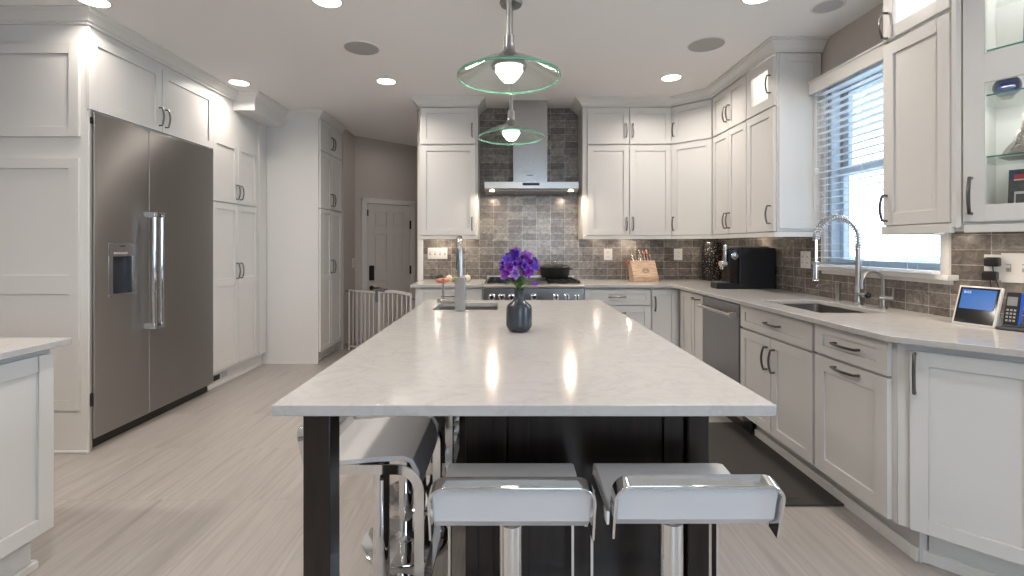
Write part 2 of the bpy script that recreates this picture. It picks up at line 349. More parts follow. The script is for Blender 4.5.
def front(root, kind, x0, x1, z0, z1, h=None, rails=(), glass=False, st=.055, m=None, y=-.001, t=.02):
    g = .002
    d = shaker(x0+g, x1-g, z0+g, z1-g, y, t, st, rails, glass).build(kind, m or WHITE, root, bevel=.0012)
    if glass:
        MB().box(x0+.03, x1-.03, y-.011, y-.007, z0+.03, z1-.03).build('glass', GLASS, d)
    for q in (h or []):
        vert, x, z, L = q; pull(x, z, L, vert, y-t).build('handle', HANDLE, d)
    return d
def hollow(m, w, d, z0, z1, t=.018, x0=0):
    return m.box(x0, x0+t, 0, d, z0, z1).box(x0+w-t, x0+w, 0, d, z0, z1).box(x0+t, x0+w-t, 0, d, z0, z0+t).box(x0+t, x0+w-t, 0, d, z1-t, z1).box(x0+t, x0+w-t, d-t, d, z0+t, z1-t)
ZS = 2.257; ZT = 2.612; ZU = 1.368; ZR = 1.33       # split, top, bottom of the wall cabinets, bottom of the light rail
HL = .125
def puck(root, x, y, z=ZU-.001, p=1.6):
    MB().lathe([(.03, 0), (.032, -.004), (.03, -.009)], 20, (x, y, z)).build('puck_light', mat('lit_puck', (.9, .9, .9), .5, emit=(1, .86, .7), es=6), root)
    area('puck_glow', (x, y, z-.012), (0, 0, 0), .05, .05, p, (1, .84, .68), root, 'DISK')
# left wall cabinet beside the range
c = thing('wall_cabinet', 'white two-tier wall cabinet left of the range hood', 'cabinet', (-.865, 4.70, 0))
W = .57
MB().box(0, W, 0, YB-4.70, ZU, ZC-.002).build('carcass', WHITE, c, bevel=.001)
front(c, 'door', .012, W-.02, ZU, ZS-.01, [(True, W-.055, 1.48, HL)]); front(c, 'door', .012, W-.02, ZS, ZT, [(True, W-.055, 2.39, HL)])
MB().box(0, W, -.018, .0, ZR, ZU-.003).box(W-.018, W, 0, .31, ZR, ZU).box(0, .018, 0, .31, ZR, ZU).build('light_rail', WHITE, c, bevel=.002); puck(c, .15, .2, p=1.1); puck(c, .42, .2, p=1.1)
# double wall cabinet right of the hood
c = thing('wall_cabinet', 'white four-door wall cabinet right of the range hood', 'cabinet', (.73, 4.70, 0)); W = .863
MB().box(0, W, 0, YB-4.70, ZU, ZC-.002).build('carcass', WHITE, c, bevel=.001)
for a, b, s in ((.045, .452, 1), (.455, .863, -1)):
    hx = b-.03 if s > 0 else a+.03
    front(c, 'door', a, b, ZU, ZS-.01, [(True, hx, 1.48, HL)]); front(c, 'door', a, b, ZS, ZT, [(True, hx, 2.39, HL)])
MB().box(0, W+.008, -.018, .0, ZR, ZU-.003).box(0, .018, 0, .31, ZR, ZU).build('light_rail', WHITE, c, bevel=.002); puck(c, .18, .2, p=.7); puck(c, .5, .2, p=1.1)
# diagonal corner wall cabinet
P0 = (1.60, 4.70); Ld = math.hypot(.29, .29)
c = thing('corner_wall_cabinet', 'white diagonal two-door wall cabinet in the back right corner', 'cabinet', (P0[0], P0[1], 0), -pi/4)
def toloc(p, o, a): dx, dy = p[0]-o[0], p[1]-o[1]; return (dx*cos(a)+dy*sin(a), -dx*sin(a)+dy*cos(a))
MB().prism([toloc(p, P0, -pi/4) for p in ((1.60, 4.70), (1.89, 4.41), (2.2, 4.41), (2.2, 5.017), (1.60, 5.017))], ZU, ZC-.002).build('carcass', WHITE, c, bevel=.001)
front(c, 'door', .008, Ld-.008, ZU, ZS-.01, [(True, .035, 1.48, HL)]); front(c, 'door', .008, Ld-.008, ZS, ZT, [(True, .035, 2.39, HL)])
MB().box(0, Ld, -.018, 0, ZR, ZU-.003).build('light_rail', WHITE, c, bevel=.002); puck(c, .2, .28, p=1.2)
# right wall: double cabinet and glass topped cabinet ending at the window
c = thing('wall_cabinet', 'white four-door wall cabinet on the right wall above the coffee machine', 'cabinet', (1.89, 4.408, 0), -pi/2)
MB().box(0, .64, 0, .308, ZU, ZC-.002).build('carcass', WHITE, c, bevel=.001)
for a, b, s in ((.02, .33, 1), (.333, .638, -1)):
    hx = b-.028 if s > 0 else a+.028
    front(c, 'door', a, b, ZU, ZS-.01, [(True, hx, 1.48, HL)], st=.05); front(c, 'door', a, b, ZS, ZT, [(True, hx, 2.39, HL)], st=.05)
MB().box(0, .64, -.018, 0, ZR, ZU-.003).build('light_rail', WHITE, c, bevel=.002); puck(c, .3, .2, p=.8)
c = thing('wall_cabinet', 'white wall cabinet with a lit glass top door, left of the window', 'cabinet', (1.89, 3.767, 0), -pi/2); W = .397
MB().box(0, W, 0, .308, ZU, ZS-.01).build('carcass', WHITE, c, bevel=.001)
LIT = mat('bright_cabinet_interior', (.86, .85, .83), .5)
hollow(MB(), W, .308, ZS-.008, ZC-.002).build('glass_compartment', LIT, c)
front(c, 'door', .004, W-.012, ZU, ZS-.01, [(True, W-.05, 1.49, HL)]); front(c, 'door', .004, W-.012, ZS, ZT, [(True, W-.05, 2.42, HL)], glass=True, st=.068)
MB().box(0, W+.002, -.018, 0, ZR, ZU-.003).box(W-.016, W+.002, 0, .308, ZR, ZU-.001).build('light_rail', WHITE, c, bevel=.002)
shaker(.0, .292, ZU+.02, ZT, 0, .012, .05).xf(Matrix.Translation((W+.0005, .008, 0)) @ Matrix.Rotation(pi/2, 4, 'Z')).build('end_panel', WHITE, c, bevel=.0012)
area('cabinet_light', (.2, .14, ZC-.05), (0, 0, 0), .2, .1, 1.6, (1, .95, .88), c)
for zz in (2.33, 2.48): pass
# near right: tall single cabinet, then the angled glass display cabinet
Q0 = (1.90, 2.415)
c = thing('wall_cabinet', 'white wall cabinet right of the window, with a lit glass top door', 'cabinet', (Q0[0], Q0[1], 0), -pi/2); W = .39
poly = [toloc(p, Q0, -pi/2) for p in ((1.9, 2.415), (2.19, 2.415), (2.19, 2.20), (1.9, 2.025))]
MB().prism(poly, ZU-.03, ZS).build('carcass', WHITE, c, bevel=.001)
up = MB().prism(poly, ZS, ZS+.032).prism(poly, ZC-.02, ZC-.002).box(0, .215, .272, .29, ZS, ZC-.01).box(0, .018, 0, .29, ZS, ZC-.01).box(.37, .39, 0, .02, ZS, ZC-.01)
p1 = toloc((1.9, 2.025), Q0, -pi/2); p2 = toloc((2.19, 2.20), Q0, -pi/2)
up.prism([p1, p2, (p2[0]-.01, p2[1]), (p1[0]-.02, p1[1])], ZS, ZC-.01); up.build('glass_compartment', LIT, c)
front(c, 'door', .008, .372, ZU, ZS+.012, [(True, .035, 1.455, HL)], st=.06); front(c, 'door', .008, .372, ZS+.028, ZT, [(True, .035, 2.36, HL)], glass=True, st=.06)
MB().prism([(.374, -.016), (.397, -.016), (.408, -.006), (.40, .012), (.374, .0)], ZU-.02, ZC-.003).build('corner_stile', WHITE, c)
MB().box(0, W-.015, -.022, 0, ZR-.005, ZU-.003).box(0, .018, 0, .29, ZR-.005, ZU-.03).build('light_rail', WHITE, c, bevel=.002)
puck(c, .15, .12, ZU-.031, 1.3)
area('cabinet_light', (.18, .14, ZC-.05), (0, 0, 0), .2, .1, 2.2, (1, .97, .93), c)
G0 = (1.905, 2.015); ga = -(pi/2-AW)
c = thing('glass_display_cabinet', 'white angled display cabinet with glass door and glass shelves of souvenirs', 'cabinet', (G0[0], G0[1], 0), ga); W = .62; DG = .36
m = hollow(MB(), W, DG, ZU-.01, ZC-.002); m.box(0, .022, -.0, .02, ZU-.01, ZC-.01)
m.build('carcass', WHITE, c, bevel=.001)
d = front(c, 'door', .008, .55, ZU, ZT, [(True, .036, 1.475, .145)], rails=((1.93, 2.048),), glass=True, st=.066)
MB().box(0.012, W, -.022, 0, ZR-.005, ZU-.012).build('light_rail', WHITE, c, bevel=.002)
for z in (1.637, 1.889, 2.072, 2.35):
    sh = MB().box(.02, W-.02, .03, DG-.02, z-.006, z).build('glass_shelf', SHELFC, c)
    MB().box(.02, W-.02, .026, .0299, z-.006, z).build('shelf_edge', SHELFG, sh)
area('cabinet_light', (.3, .05, 1.92), (R(35), 0, 0), 0.5, .02, 4, (1, .97, .93), c)
area('cabinet_light', (.3, .17, ZC-.05), (0, 0, 0), .3, .1, 6, (1, .97, .93), c)
CAB = c
puck(c, .2, .15, ZU-.011, 1.6)
def inside(s, v, z): 
    return (G0[0]+cos(ga)*s-sin(ga)*v, G0[1]+sin(ga)*s+cos(ga)*v, z)
# souvenirs
PEW = mat('pewter_souvenir_metal', (.42, .39, .36), .35, 1)
t = thing('tower_figurine', 'pewter lattice tower figurine on a glass shelf in the display cabinet', 'figurine', inside(.155, .19, 1.637), ga)
m = MB().box(-.075, .075, -.075, .075, 0, .008).box(-.068, .068, -.068, .068, .008, .014); m.build('plinth', PEW, t)
m = MB()
def lev(z0, r0, z1, r1, th):
    for sx in (-1, 1):
        for sy in (-1, 1): m.tube([(sx*r0, sy*r0, z0), (sx*(r0*.62+r1*.38), sy*(r0*.62+r1*.38), (z0+z1)/2), (sx*r1, sy*r1, z1)], [th, th*.9, th*.8], 4)
    for k in range(3):
        a = k/3; b = (k+1)/3; ra, rb = r0+(r1-r0)*a, r0+(r1-r0)*b; za, zb = z0+(z1-z0)*a, z0+(z1-z0)*b
        for q in range(4):
            Mx = Matrix.Rotation(q*pi/2, 3, 'Z')
            m.tube([Mx @ Vector((-ra, -ra, za)), Mx @ Vector((rb, -rb, zb))], th*.35, 4); m.tube([Mx @ Vector((ra, -ra, za)), Mx @ Vector((-rb, -rb, zb))], th*.35, 4)
lev(.014, .058, .06, .036, .009); m.box(-.04, .04, -.04, .04, .058, .066)
lev(.066, .034, .115, .02, .006); m.box(-.024, .024, -.024, .024, .113, .119); lev(.119, .018, .215, .005, .004); m.tube([(0, 0, .21), (0, 0, .236)], .002, 6)
for q in range(4):
    Mx = Matrix.Rotation(q*pi/2, 3, 'Z'); m.tube([Mx @ Vector((.04*cos(a), -.048, .016+.034*sin(a))) for a in [pi*i/8 for i in range(9)]], .003, 5)
m.build('lattice', PEW, t)
t = thing('souvenir_globe', 'dark blue round glass ornament on the display cabinet shelf above the tower figurine', 'ornament', inside(.095, .17, 1.889), ga)
MB().lathe([(.018, 0), (.02, .003), (.014, .008)], 20).build('foot', PEW, t); MB().ball((0, 0, .05), .045, 22).build('globe', mat('deep_blue_glass', (.002, .006, .03), .1), t)
t = thing('souvenir_cup', 'small brown metal cup on the shelf right of the blue ornament', 'ornament', inside(.205, .17, 1.889), ga)
MB().lathe([(.02, 0), (.022, .004), (.008, .012), (.008, .03), (.024, .045), (.028, .08), (.024, .08), (.02, .05)], 20).build('bowl', PEW, t)
def picture(name, label, s, v, z, w_, h_, blocks, border, tilt):
    t = thing(name, label, 'picture', inside(s, v, z), ga)
    m = MB().box(0, w_, 0, .008, 0, h_); Rx = Matrix.Rotation(tilt, 4, 'X'); m.xf(Rx).build('board', border, t)
    for i, (a, b, c_, d_, mm) in enumerate(blocks): MB().box(a*w_, b*w_, -.0008-.0004*(i+1), -.0002, c_*h_, d_*h_).xf(Rx).build('printed_image', mm, t)
RED = mat('poster_red', (.45, .03, .03), .5); INK = mat('poster_ink_grey', (.06, .06, .065), .5, var=.9, vscale=60); NAVY = mat('poster_navy', (.02, .05, .16), .5); PAPER = mat('poster_white', (.6, .58, .56), .5)
SEA = mat('poster_sea_blue', (.05, .16, .25), .4, var=.5, vscale=50); SAND = mat('poster_town', (.28, .24, .2), .5, var=.8, vscale=90)
CYAN = mat('poster_blue', (.02, .12, .30), .4); TEAL = mat('poster_teal', (.10, .28, .27), .4, var=.3, vscale=60)
picture('travel_picture', 'black and white city picture with a red and white flag, lowest in the display cabinet', .095, .17, 1.381, .16, .21,
        [(0, 1, 0, 1, INK), (.02, .22, .80, .97, NAVY), (.1, .9, .80, .90, RED), (.40, .52, .70, .98, RED), (.1, .9, .775, .80, PAPER), (.12, .42, .12, .55, PAPER), (.15, .39, .30, .50, INK), (.55, .8, .2, .6, PAPER), (.6, .75, .08, .5, INK)], INK, -.12)
picture('travel_picture', 'coastal town picture with a blue heading on the top display shelf', .13, .22, 2.073, .17, .20,
        [(0, 1, .87, 1, CYAN), (0, 1, .55, .87, SAND), (0, 1, .28, .55, SEA), (0, 1, .10, .28, TEAL), (0, 1, 0, .10, SAND), (.03, .35, .72, .86, PAPER)], PAPER, -.08)
t = thing('purple_tin', 'purple box inside the lit glass topped cabinet at the top of the frame', 'box', (2.10, 2.185, ZS+.032), -pi/2)
MB().box(-.028, .028, -.05, .05, 0, .16).build('tin', mat('violet_lacquer', (.16, .03, .62), .35), t, bevel=.003); MB().box(-.031, .031, -.053, .053, .16, .18).build('lid', mat('violet_lacquer', (.16, .03, .62), .35), t, bevel=.003)

# ---- base cabinets
ZB0 = .158; ZB1 = .882; ZK = .889
FRIDGE = brushed('fridge_stainless', (.50, .49, .48), .50, .97)
def toe(root, w_, d, mb=None, rec=.09, x0=0):
    MB().box(x0, x0+w_, rec, d, 0, ZB0-.004).build('toe_kick', WHITE, root)
    MB().box(x0, x0+w_, rec-.014, rec-.001, 0, .055).build('shoe_moulding', TRIM, root, bevel=.004)
def base(label, loc, rz, w_, d, fronts, name='base_cabinet', hid=None):
    c = thing(name, label, 'cabinet', (loc[0], loc[1], 0), rz)
    MB().box(0, w_, 0, d, ZB0-.003, hid or ZK).build('carcass', WHITE, c, bevel=.001)
    for f in fronts: front(c, *f[:-1], **f[-1])
    return c
YF = 4.37
c = base('white base cabinet under the worktop left of the range', (-.845, YF), 0, .62, YB-YF-.01, [('drawer', .02, .61, .735, ZB1, [(False, .31, .81, HL)], {}), ('door', .02, .313, ZB0, .73, [(True, .28, .64, HL)], {}), ('door', .316, .61, ZB0, .73, [(True, .35, .64, HL)], {})])
toe(c, .62, .62)
c = base('white base cabinet with a drawer, right of the range', (.685, YF), 0, .612, YB-YF-.01, [('drawer', .01, .61, .727, ZB1-.01, [(False, .305, .805, .145)], dict(st=.04)), ('door', .01, .61, ZB0, .722, [(False, .305, .66, .145)], {})])
toe(c, .612, .62)
c = base('white single door base cabinet at the back right corner', (1.302, YF), 0, .256, YB-YF-.01, [('door', .004, .232, ZB0, ZB1-.01, [(True, .028, .74, HL)], dict(st=.05))])
toe(c, .235, .62)
XF = 1.56
def YX(px, X=1.54): return X*F/(px-CX)
c = base('white narrow pull-out base cabinet between the corner and the dishwasher', (XF, 4.368), -pi/2, 4.368-3.792, .62, [('door', .10, .333, ZB0, ZB1-.01, None, dict(st=.05)), ('door', .338, .572, ZB0, ZB1-.01, [(False, .458, .835, .13)], dict(st=.05))])
toe(c, .55, .6)
# dishwasher
c = thing('dishwasher', 'stainless steel dishwasher with bar handle under the right worktop', 'dishwasher', (XF, 3.787, 0), -pi/2)
MB().box(.004, .592, .003, .58, .1, .885).build('tub', STEELD, c)
MB().box(.006, .590, -.024, .002, ZB0, .875).build('door', STEELD, c, bevel=.003)
MB().tube([(.03, -.065, .80), (.56, -.065, .80)], .011, 12).box(.03, .05, -.065, -.024, .79, .81).box(.53, .57, -.068, -.024, .782, .818).build('handle', STEEL, c, bevel=.002)
MB().box(.006, .59, .06, .07, 0, .12).build('toe_kick', BLACK, c)
c = base('white sink base cabinet with two doors beside the dishwasher', (XF, 3.186), -pi/2, .765, .62, [('drawer', .006, .758, .735, ZB1, [(False, .40, .81, .14)], {}), ('door', .006, .372, ZB0, .726, [(True, .335, .60, .13)], {}), ('door', .376, .758, ZB0, .726, [(True, .413, .60, .13)], {})], hid=.66)
MB().box(0, .018, 0, .62, .66, ZK).box(.747, .765, 0, .62, .66, ZK).box(0, .765, 0, .018, .66, ZK).build('sink_apron', WHITE, c)
toe(c, .765, .6)
c = base('white pull-out base cabinet with drawer, right of the sink doors', (XF, 2.419), -pi/2, .495, .62, [('drawer', .008, .472, .738, ZB1+.003, [(False, .24, .812, .15)], dict(st=.06)), ('door', .008, .472, ZB0, .73, [(False, .24, .700, .15)], dict(st=.07))])
toe(c, .495, .6)
B0 = (1.56, 1.923)
c = thing('base_cabinet', 'white angled corner base cabinet nearest the camera on the right', 'cabinet', (B0[0], B0[1], 0), -pi/4)
MB().prism([(0, 0), (.95, 0), (.95, .35), (.62, .62), (.02, .60)] if False else [toloc(p, B0, -pi/4) for p in ((1.56, 1.921), (2.16, 1.323), (2.62, 1.50), (2.40, 1.915), (2.19, 1.921))], ZB0-.003, ZK).build('carcass', WHITE, c, bevel=.001)
front(c, 'door', .038, .405, ZB0, .862, [(True, .055, .775, .15)], st=.055); front(c, 'door', .41, .78, ZB0, .862, [(True, .75, .775, .15)], st=.055)
MB().prism([toloc(p, B0, -pi/4) for p in ((1.68, 1.915), (2.22, 1.39), (2.58, 1.52), (2.35, 1.915))], 0, ZB0-.004).build('toe_kick', WHITE, c)
MB().box(.03, .80, .073, .088, 0, .05).build('shoe_moulding', TRIM, c, bevel=.004)

# worktops
TK = .026
SX0, SX1, SY0, SY1 = 1.65, 2.02, 2.53, 3.13
we = (WX+aw[0]*1.1, WY+aw[1]*1.1)
out = [(.688, 4.32), (1.40, 4.32), (1.455, 4.305), (1.486, 4.27), (1.498, 4.22), (1.498, 1.915), (1.506, 1.885), (2.20, 1.19), (we[0]-.01, we[1]), (XR-.012, WY-.003), (XR-.012, YB-.012), (.688, YB-.012)]
o = MB().prism(out, .915-TK, .915, [[(SX0, SY0), (SX1, SY0), (SX1, SY1), (SX0, SY1)]]).build('worktop', QUARTZ, bevel=.003); tag(o, 'white quartz worktop wrapping the back right corner and the window sink', 'worktop')
o = MB().prism([(-.885, 4.32), (-.222, 4.32), (-.222, YB-.012), (-.885, YB-.012)], .915-TK, .915).build('worktop', QUARTZ, bevel=.003); tag(o, 'short white quartz worktop left of the range', 'worktop')
def sink(name, label, x0, x1, y0, y1, zt, dep, m_, cor=.03):
    t = thing(name, label, 'sink', ((x0+x1)/2, (y0+y1)/2, zt))
    a, b = (x1-x0)/2+.006, (y1-y0)/2+.006; w_ = .002
    def rr(ax, by, r, n=5): return [(sx*(ax-r)+r*cos(t_), sy*(by-r)+r*sin(t_)) for sx, sy, s0 in ((1, 1, 0), (-1, 1, 1), (-1, -1, 2), (1, -1, 3)) for t_ in [pi/2*s0+pi/2*i/n for i in range(n+1)]]
    L = [(rr(a+.012, b+.012, cor+.012), 0), (rr(a, b, cor), 0), (rr(a-.004, b-.004, cor), -dep+.02), (rr(a-.02, b-.02, cor), -dep), ]
    n = len(L[0][0]); vs = [(p[0], p[1], z) for l, z in L for p in l]; fs = [(i*n+j, i*n+(j+1) % n, (i+1)*n+(j+1) % n, (i+1)*n+j) for i in range(len(L)-1) for j in range(n)]
    fs.append(tuple(range(3*n, 4*n))); mb = MB().add(vs, fs); ob = mb.build('basin', m_, t)
    so_ = ob.modifiers.new('solid', 'SOLIDIFY'); so_.thickness = .0015; so_.offset = 1
    MB().lathe([(.04, 0), (.042, .002), (.03, .003), (.01, .001)], 20, (0, 0, -dep+.001)).build('drain', CHROME, t)
SINKM = mat('sink_steel', (.40, .38, .36), .3, 1)
sink('window_sink', 'undermount stainless sink below the kitchen window', SX0, SX1, SY0, SY1, .915-TK-.001, .2, SINKM)

# foreground left base cabinet
c = thing('base_cabinet', 'white base cabinet cut off by the left edge of the frame', 'cabinet', (-1.822, .728, 0), pi/2)
MB().box(0, 1.18, 0, .62, .152, .868).build('carcass', WHITE, c, bevel=.001)
front(c, 'door', .50, 1.178, .155, .848, [(True, .55, .74, .13)], st=.062); front(c, 'door', .0, .496, .155, .848, [(True, .45, .74, .13)], st=.062)
MB().box(0, 1.15, .045, .60, 0, .15).build('toe_kick', WHITE, c); MB().box(0, 1.165, .028, .044, 0, .03).box(1.15, 1.165, .044, .6, 0, .03).build('shoe_moulding', TRIM, c, bevel=.004)
o = MB().box(-2.47, -1.765, .66, 1.945, .871, .898).build('worktop', QUARTZ, bevel=.003); tag(o, 'white worktop cut off by the left edge of the frame', 'worktop')

# ---- left wall: panelled tower, refrigerator, pantry, hall cabinet
XL = -2.58
c = thing('tall_cabinet', 'white tall panelled cabinet side left of the refrigerator', 'cabinet', (-4.25, 2.945, 0), 0)
MB().box(0, 4.25-2.66, 0, .018, .0, ZC-.002).box(4.25-2.66, 4.25+XL, 0, .004, .0, ZC-.002).box(0, 4.25-2.57, -.008, 0, 0, ZC-.002).build('carcass', TRIM, c, bevel=.001)
xr = 4.25-2.612
for z0, z1, rl in ((1.932, 2.505, ()), (.262, 1.804, ((.974, 1.09),))):
    front(c, 'panel', xr-.66, xr, z0, z1, rails=rl, st=.062, y=-.0085, t=.016); front(c, 'panel', xr-1.34, xr-.68, z0, z1, rails=rl, st=.062, y=-.0085, t=.016)
MB().box(0, 4.25-2.562, -.022, -.009, 0, .018).build('shoe_moulding', TRIM, c, bevel=.004)
MB().box(4.25-2.615, 4.25-2.57, .0, .012, 0, ZC-.003).build('side_stile', TRIM, c)
# refrigerator
c = thing('refrigerator', 'large stainless side-by-side refrigerator with water dispenser and two bar handles', 'refrigerator', (XL, 2.967, 0), pi/2)
WF = 1.20
MB().box(0, WF, .01, .60, .06, 2.095).build('body', BLACK, c)
sp_ = .452; dz0, dz1 = .075, 2.092
dx0, dx1, dz_a, dz_b = .105, .325, .935, 1.285
ld = MB().prism([(0, dz0), (sp_-.003, dz0), (sp_-.003, dz1), (0, dz1)], -.008, .022, [[(dx0, dz_a), (dx1, dz_a), (dx1, dz_b), (dx0, dz_b)]]).xf(Matrix.Rotation(pi/2, 4, 'X')).build('door', FRIDGE, c, bevel=.002)
rd = MB().box(sp_+.003, WF, -.022, .008, dz0, dz1).build('door', FRIDGE, c, bevel=.004)
dp = MB().box(dx0, dx1, -.024, .008, 1.20, dz_b).box(dx0, dx0+.035, -.024, .008, dz_a, 1.2).box(dx1-.028, dx1, -.024, .008, dz_a, 1.2).box(dx0, dx1, -.03, .008, dz_a-.0, dz_a+.018).build('dispenser', mat('dispenser_steel', (.42, .42, .43), .3, 1), ld, bevel=.002)
MB().box(dx0+.02, dx1-.02, .0055, .0075, dz_a, 1.2).build('dispenser_recess', mat('dispenser_recess_dark', (.03, .035, .045), .25), ld)
m = MB()
for k in range(6): m.box(dx0+.045+k*.019, dx0+.055+k*.019, -.0255, -.0235, 1.212, 1.226)
m.build('button', mat('button_grey', (.7, .6, .58), .4), ld)
MB().box(dx0+.085, dx0+.135, -.025, -.0235, 1.262, 1.269).build('nameplate', BLACK, ld)
for d, hx in ((ld, sp_-.032), (rd, sp_+.040)):
    MB().tube([(hx, -.085, .69), (hx, -.085, 1.50)], .014, 16).build('handle', CHROME, d)
    MB().box(hx-.016, hx+.016, -.098, -.0225, 1.468, 1.505).box(hx-.016, hx+.016, -.098, -.0225, .683, .72).build('handle_bracket', CHROME, d, bevel=.003)
MB().box(0, WF, .03, .06, .0, .065).build('toe_grille', mat('dark_grille', (.05, .045, .04), .5, .5), c)
MB().box(-.017, -.002, -.012, .05, 0, 2.095).build('hinge_trim', STEEL, c); MB().box(-.019, -.002, -.02, -.0125, 2.02, 2.06).box(-.019, -.002, -.02, -.0125, .28, .36).build('hinge', BLACK, c)
# over-fridge cabinet
c = thing('wall_cabinet', 'white two-door cabinet above the refrigerator', 'cabinet', (XL, 2.966, 0), pi/2)
MB().box(0, 1.215, 0, .6, 2.10, ZC-.002).build('carcass', WHITE, c, bevel=.001)
front(c, 'door', -.035, .585, 2.105, 2.575, [(True, .555, 2.215, .13)], st=.06); front(c, 'door', .588, 1.205, 2.105, 2.575, [(True, .62, 2.215, .13)], st=.06)
# pantry
c = thing('pantry_cabinet', 'white tall four-door pantry right of the refrigerator', 'cabinet', (XL, 4.185, 0), pi/2); W = .94
MB().box(0, W, 0, .6, .13, ZC-.002).build('carcass', WHITE, c, bevel=.001)
for a, b, s in ((-.018, .368, 1), (.371, .722, -1)):
    hx = b-.03 if s > 0 else a+.03
    front(c, 'door', a, b, 1.66, 2.228, [(True, hx, 1.77, .13)], st=.055); front(c, 'door', a, b, .155, 1.652, [(True, hx, 1.03, .14)], rails=((.90, .965),), st=.055)
MB().box(.76, .80, -.02, 0, .13, 2.52).build('side_stile', WHITE, c)
MB().box(0, W-.0, .05, .6, 0, .13).build('toe_kick', WHITE, c)
MB().box(0, W, .036, .049, 0, .02).build('shoe_moulding', TRIM, c)
MB().box(.10, .185, .044, .049, .055, .10).build('floor_vent', BLACK, c)
MB().box(.21, .30, .044, .049, .055, .10).build('vent_cover', mat('vent_grey', (.5, .5, .52), .5), c)
# hall cabinet: plain side faces the camera, doors face the passage
c = thing('tall_cabinet', 'white tall cabinet at the hallway, plain side facing the kitchen', 'cabinet', (-2.03, 5.135, 0), pi/2)
MB().box(0, .68, 0, .63, .118, ZC-.002).box(0, .012, 0, .63, 0, .118).build('carcass', TRIM, c, bevel=.001)
for a, b, s in ((.012, .335, 1), (.338, .668, -1)):
    hx = b-.03 if s > 0 else a+.03
    front(c, 'door', a, b, 2.295, 2.63, [(True, hx, 2.42, .13)], st=.05); front(c, 'door', a, b, 1.672, 2.288, [(True, hx, 1.78, .13)], st=.05); front(c, 'door', a, b, .122, 1.665, [(True, hx, 1.03, .14)], rails=((.88, .94),), st=.05)
MB().box(0.012, .68, .06, .5, 0, .117).build('toe_kick', WHITE, c)
MB().box(-.012, -.001, 0.0, .55, 0, .025).box(.0, .68, .046, .059, 0, .025).build('shoe_moulding', TRIM, c, bevel=.003)
for zz in (.47,): MB().box(-.0012, 0, .0, .55, zz, zz+.0025).build('panel_seam', TRIM, c)

# ---- hallway door, gate, switch
dw = thing('door_1', 'x', 'x', (D0[0], D0[1], 0), pi/4)
del dw['label']; del dw['category']; dw['kind'] = 'structure'
u0, u1, zt = .165, .835, 1.825
DOORM = mat('hall_door_paint', (.66, .62, .59), .45)
lf = MB(); 
cols = ((u0+.10, u0+.295), (u0+.375, u1-.10)); rows = ((.22, .78), (.90, 1.42), (1.52, 1.72))
xs = [u0]+[v for c_ in cols for v in c_]+[u1]; zs_ = [.01]+[v for r_ in rows for v in r_]+[zt]
for a, b in ((u0, cols[0][0]), (cols[0][1], cols[1][0]), (cols[1][1], u1)): lf.box(a, b, -.02, 0, .01, zt)
for a, b in zip(zs_[0::2], zs_[1::2]):
    for p, q in cols: lf.box(p, q, -.02, 0, a, b)
for a, b in rows:
    for p, q in cols: lf.box(p, q, -.010, 0, a, b).box(p+.025, q-.025, -.017, 0, a+.025, b-.025)
leaf = lf.build('door_leaf', DOORM, dw, bevel=.003)
MB().box(u0-.075, u0-.006, -.03, 0, 0, zt+.07).box(u1+.006, u1+.075, -.03, 0, 0, zt+.07).box(u0-.075, u1+.075, -.03, 0, zt+.006, zt+.075).build('door_casing', mat('door_casing_paint', (.74, .71, .68), .45), dw, bevel=.004)
MB().box(u1-.012, u1+.012, -.032, -.018, 1.50, 1.62).box(u1-.012, u1+.012, -.032, -.018, .86, .98).box(u0-.005, u0+.012, -.032, -.018, 1.66, 1.74).build('hinge', mat('dark_bronze', (.05, .045, .04), .4, .8), leaf)
MB().box(u0+.022, u0+.095, -.045, -.0205, .80, 1.0).build('keypad_lock', BLACK, leaf, bevel=.012)
MB().lathe([(.03, 0), (.03, .012), (.012, .014), (.012, .05)], 18).xf(Matrix.Translation((u0+.06, -.0205, .70)) @ Matrix.Rotation(pi/2, 4, 'X')).tube([(u0+.06, -.068, .70), (u0+.16, -.070, .695)], .010, 10).build('lever_handle', mat('dark_bronze', (.05, .045, .04), .4, .8), leaf)
def plate(label, loc, rz, w_, h_, n, kind='switch'):
    t = thing('switch_plate' if kind == 'switch' else 'outlet', label, kind, loc, rz)
    p_ = MB().box(-w_/2, w_/2, -.006, 0, -h_/2, h_/2).build('cover_plate', PLATE, t, bevel=.002)
    for i in range(n):
        x = -w_/2+w_/n*(i+.5)
        if kind == 'switch': MB().box(x-.005, x+.005, -.020, -.0072, .0, .014).build('toggle', PLATE, t); MB().box(x-.008, x+.008, -.0072, -.0062, -.018, .018).build('toggle_slot', mat('switch_slot_grey', (.38, .36, .34), .5), t)
        else:
            MB().box(x-.017, x+.017, -.0085, -.0062, .008, .036).box(x-.017, x+.017, -.0085, -.0062, -.036, -.008).build('socket', PLATE, t, bevel=.002)
            MB().box(x-.008, x-.005, -.0092, -.0086, .016, .028).box(x+.005, x+.008, -.0092, -.0086, .016, .028).box(x-.008, x-.005, -.0092, -.0086, -.028, -.016).box(x+.005, x+.008, -.0092, -.0086, -.028, -.016).build('slot', BLACK, t)
    return t
plate('small light switch on the hall wall beside the door', (-2.0, 6.20, 1.04), pi/2, .075, .12, 1)
yb = YB-.0085
plate('wide white four-gang switch plate on the tiles left of the range', (-.735, yb, 1.185), 0, .205, .118, 4)
plate('white outlet on the tiles beside the knife block', (1.045, yb, 1.175), 0, .088, .12, 1, 'outlet')
plate('white blank-faced outlet between the knife block and the speckled vase', (1.775, yb, 1.175), 0, .088, .12, 1, 'outlet')
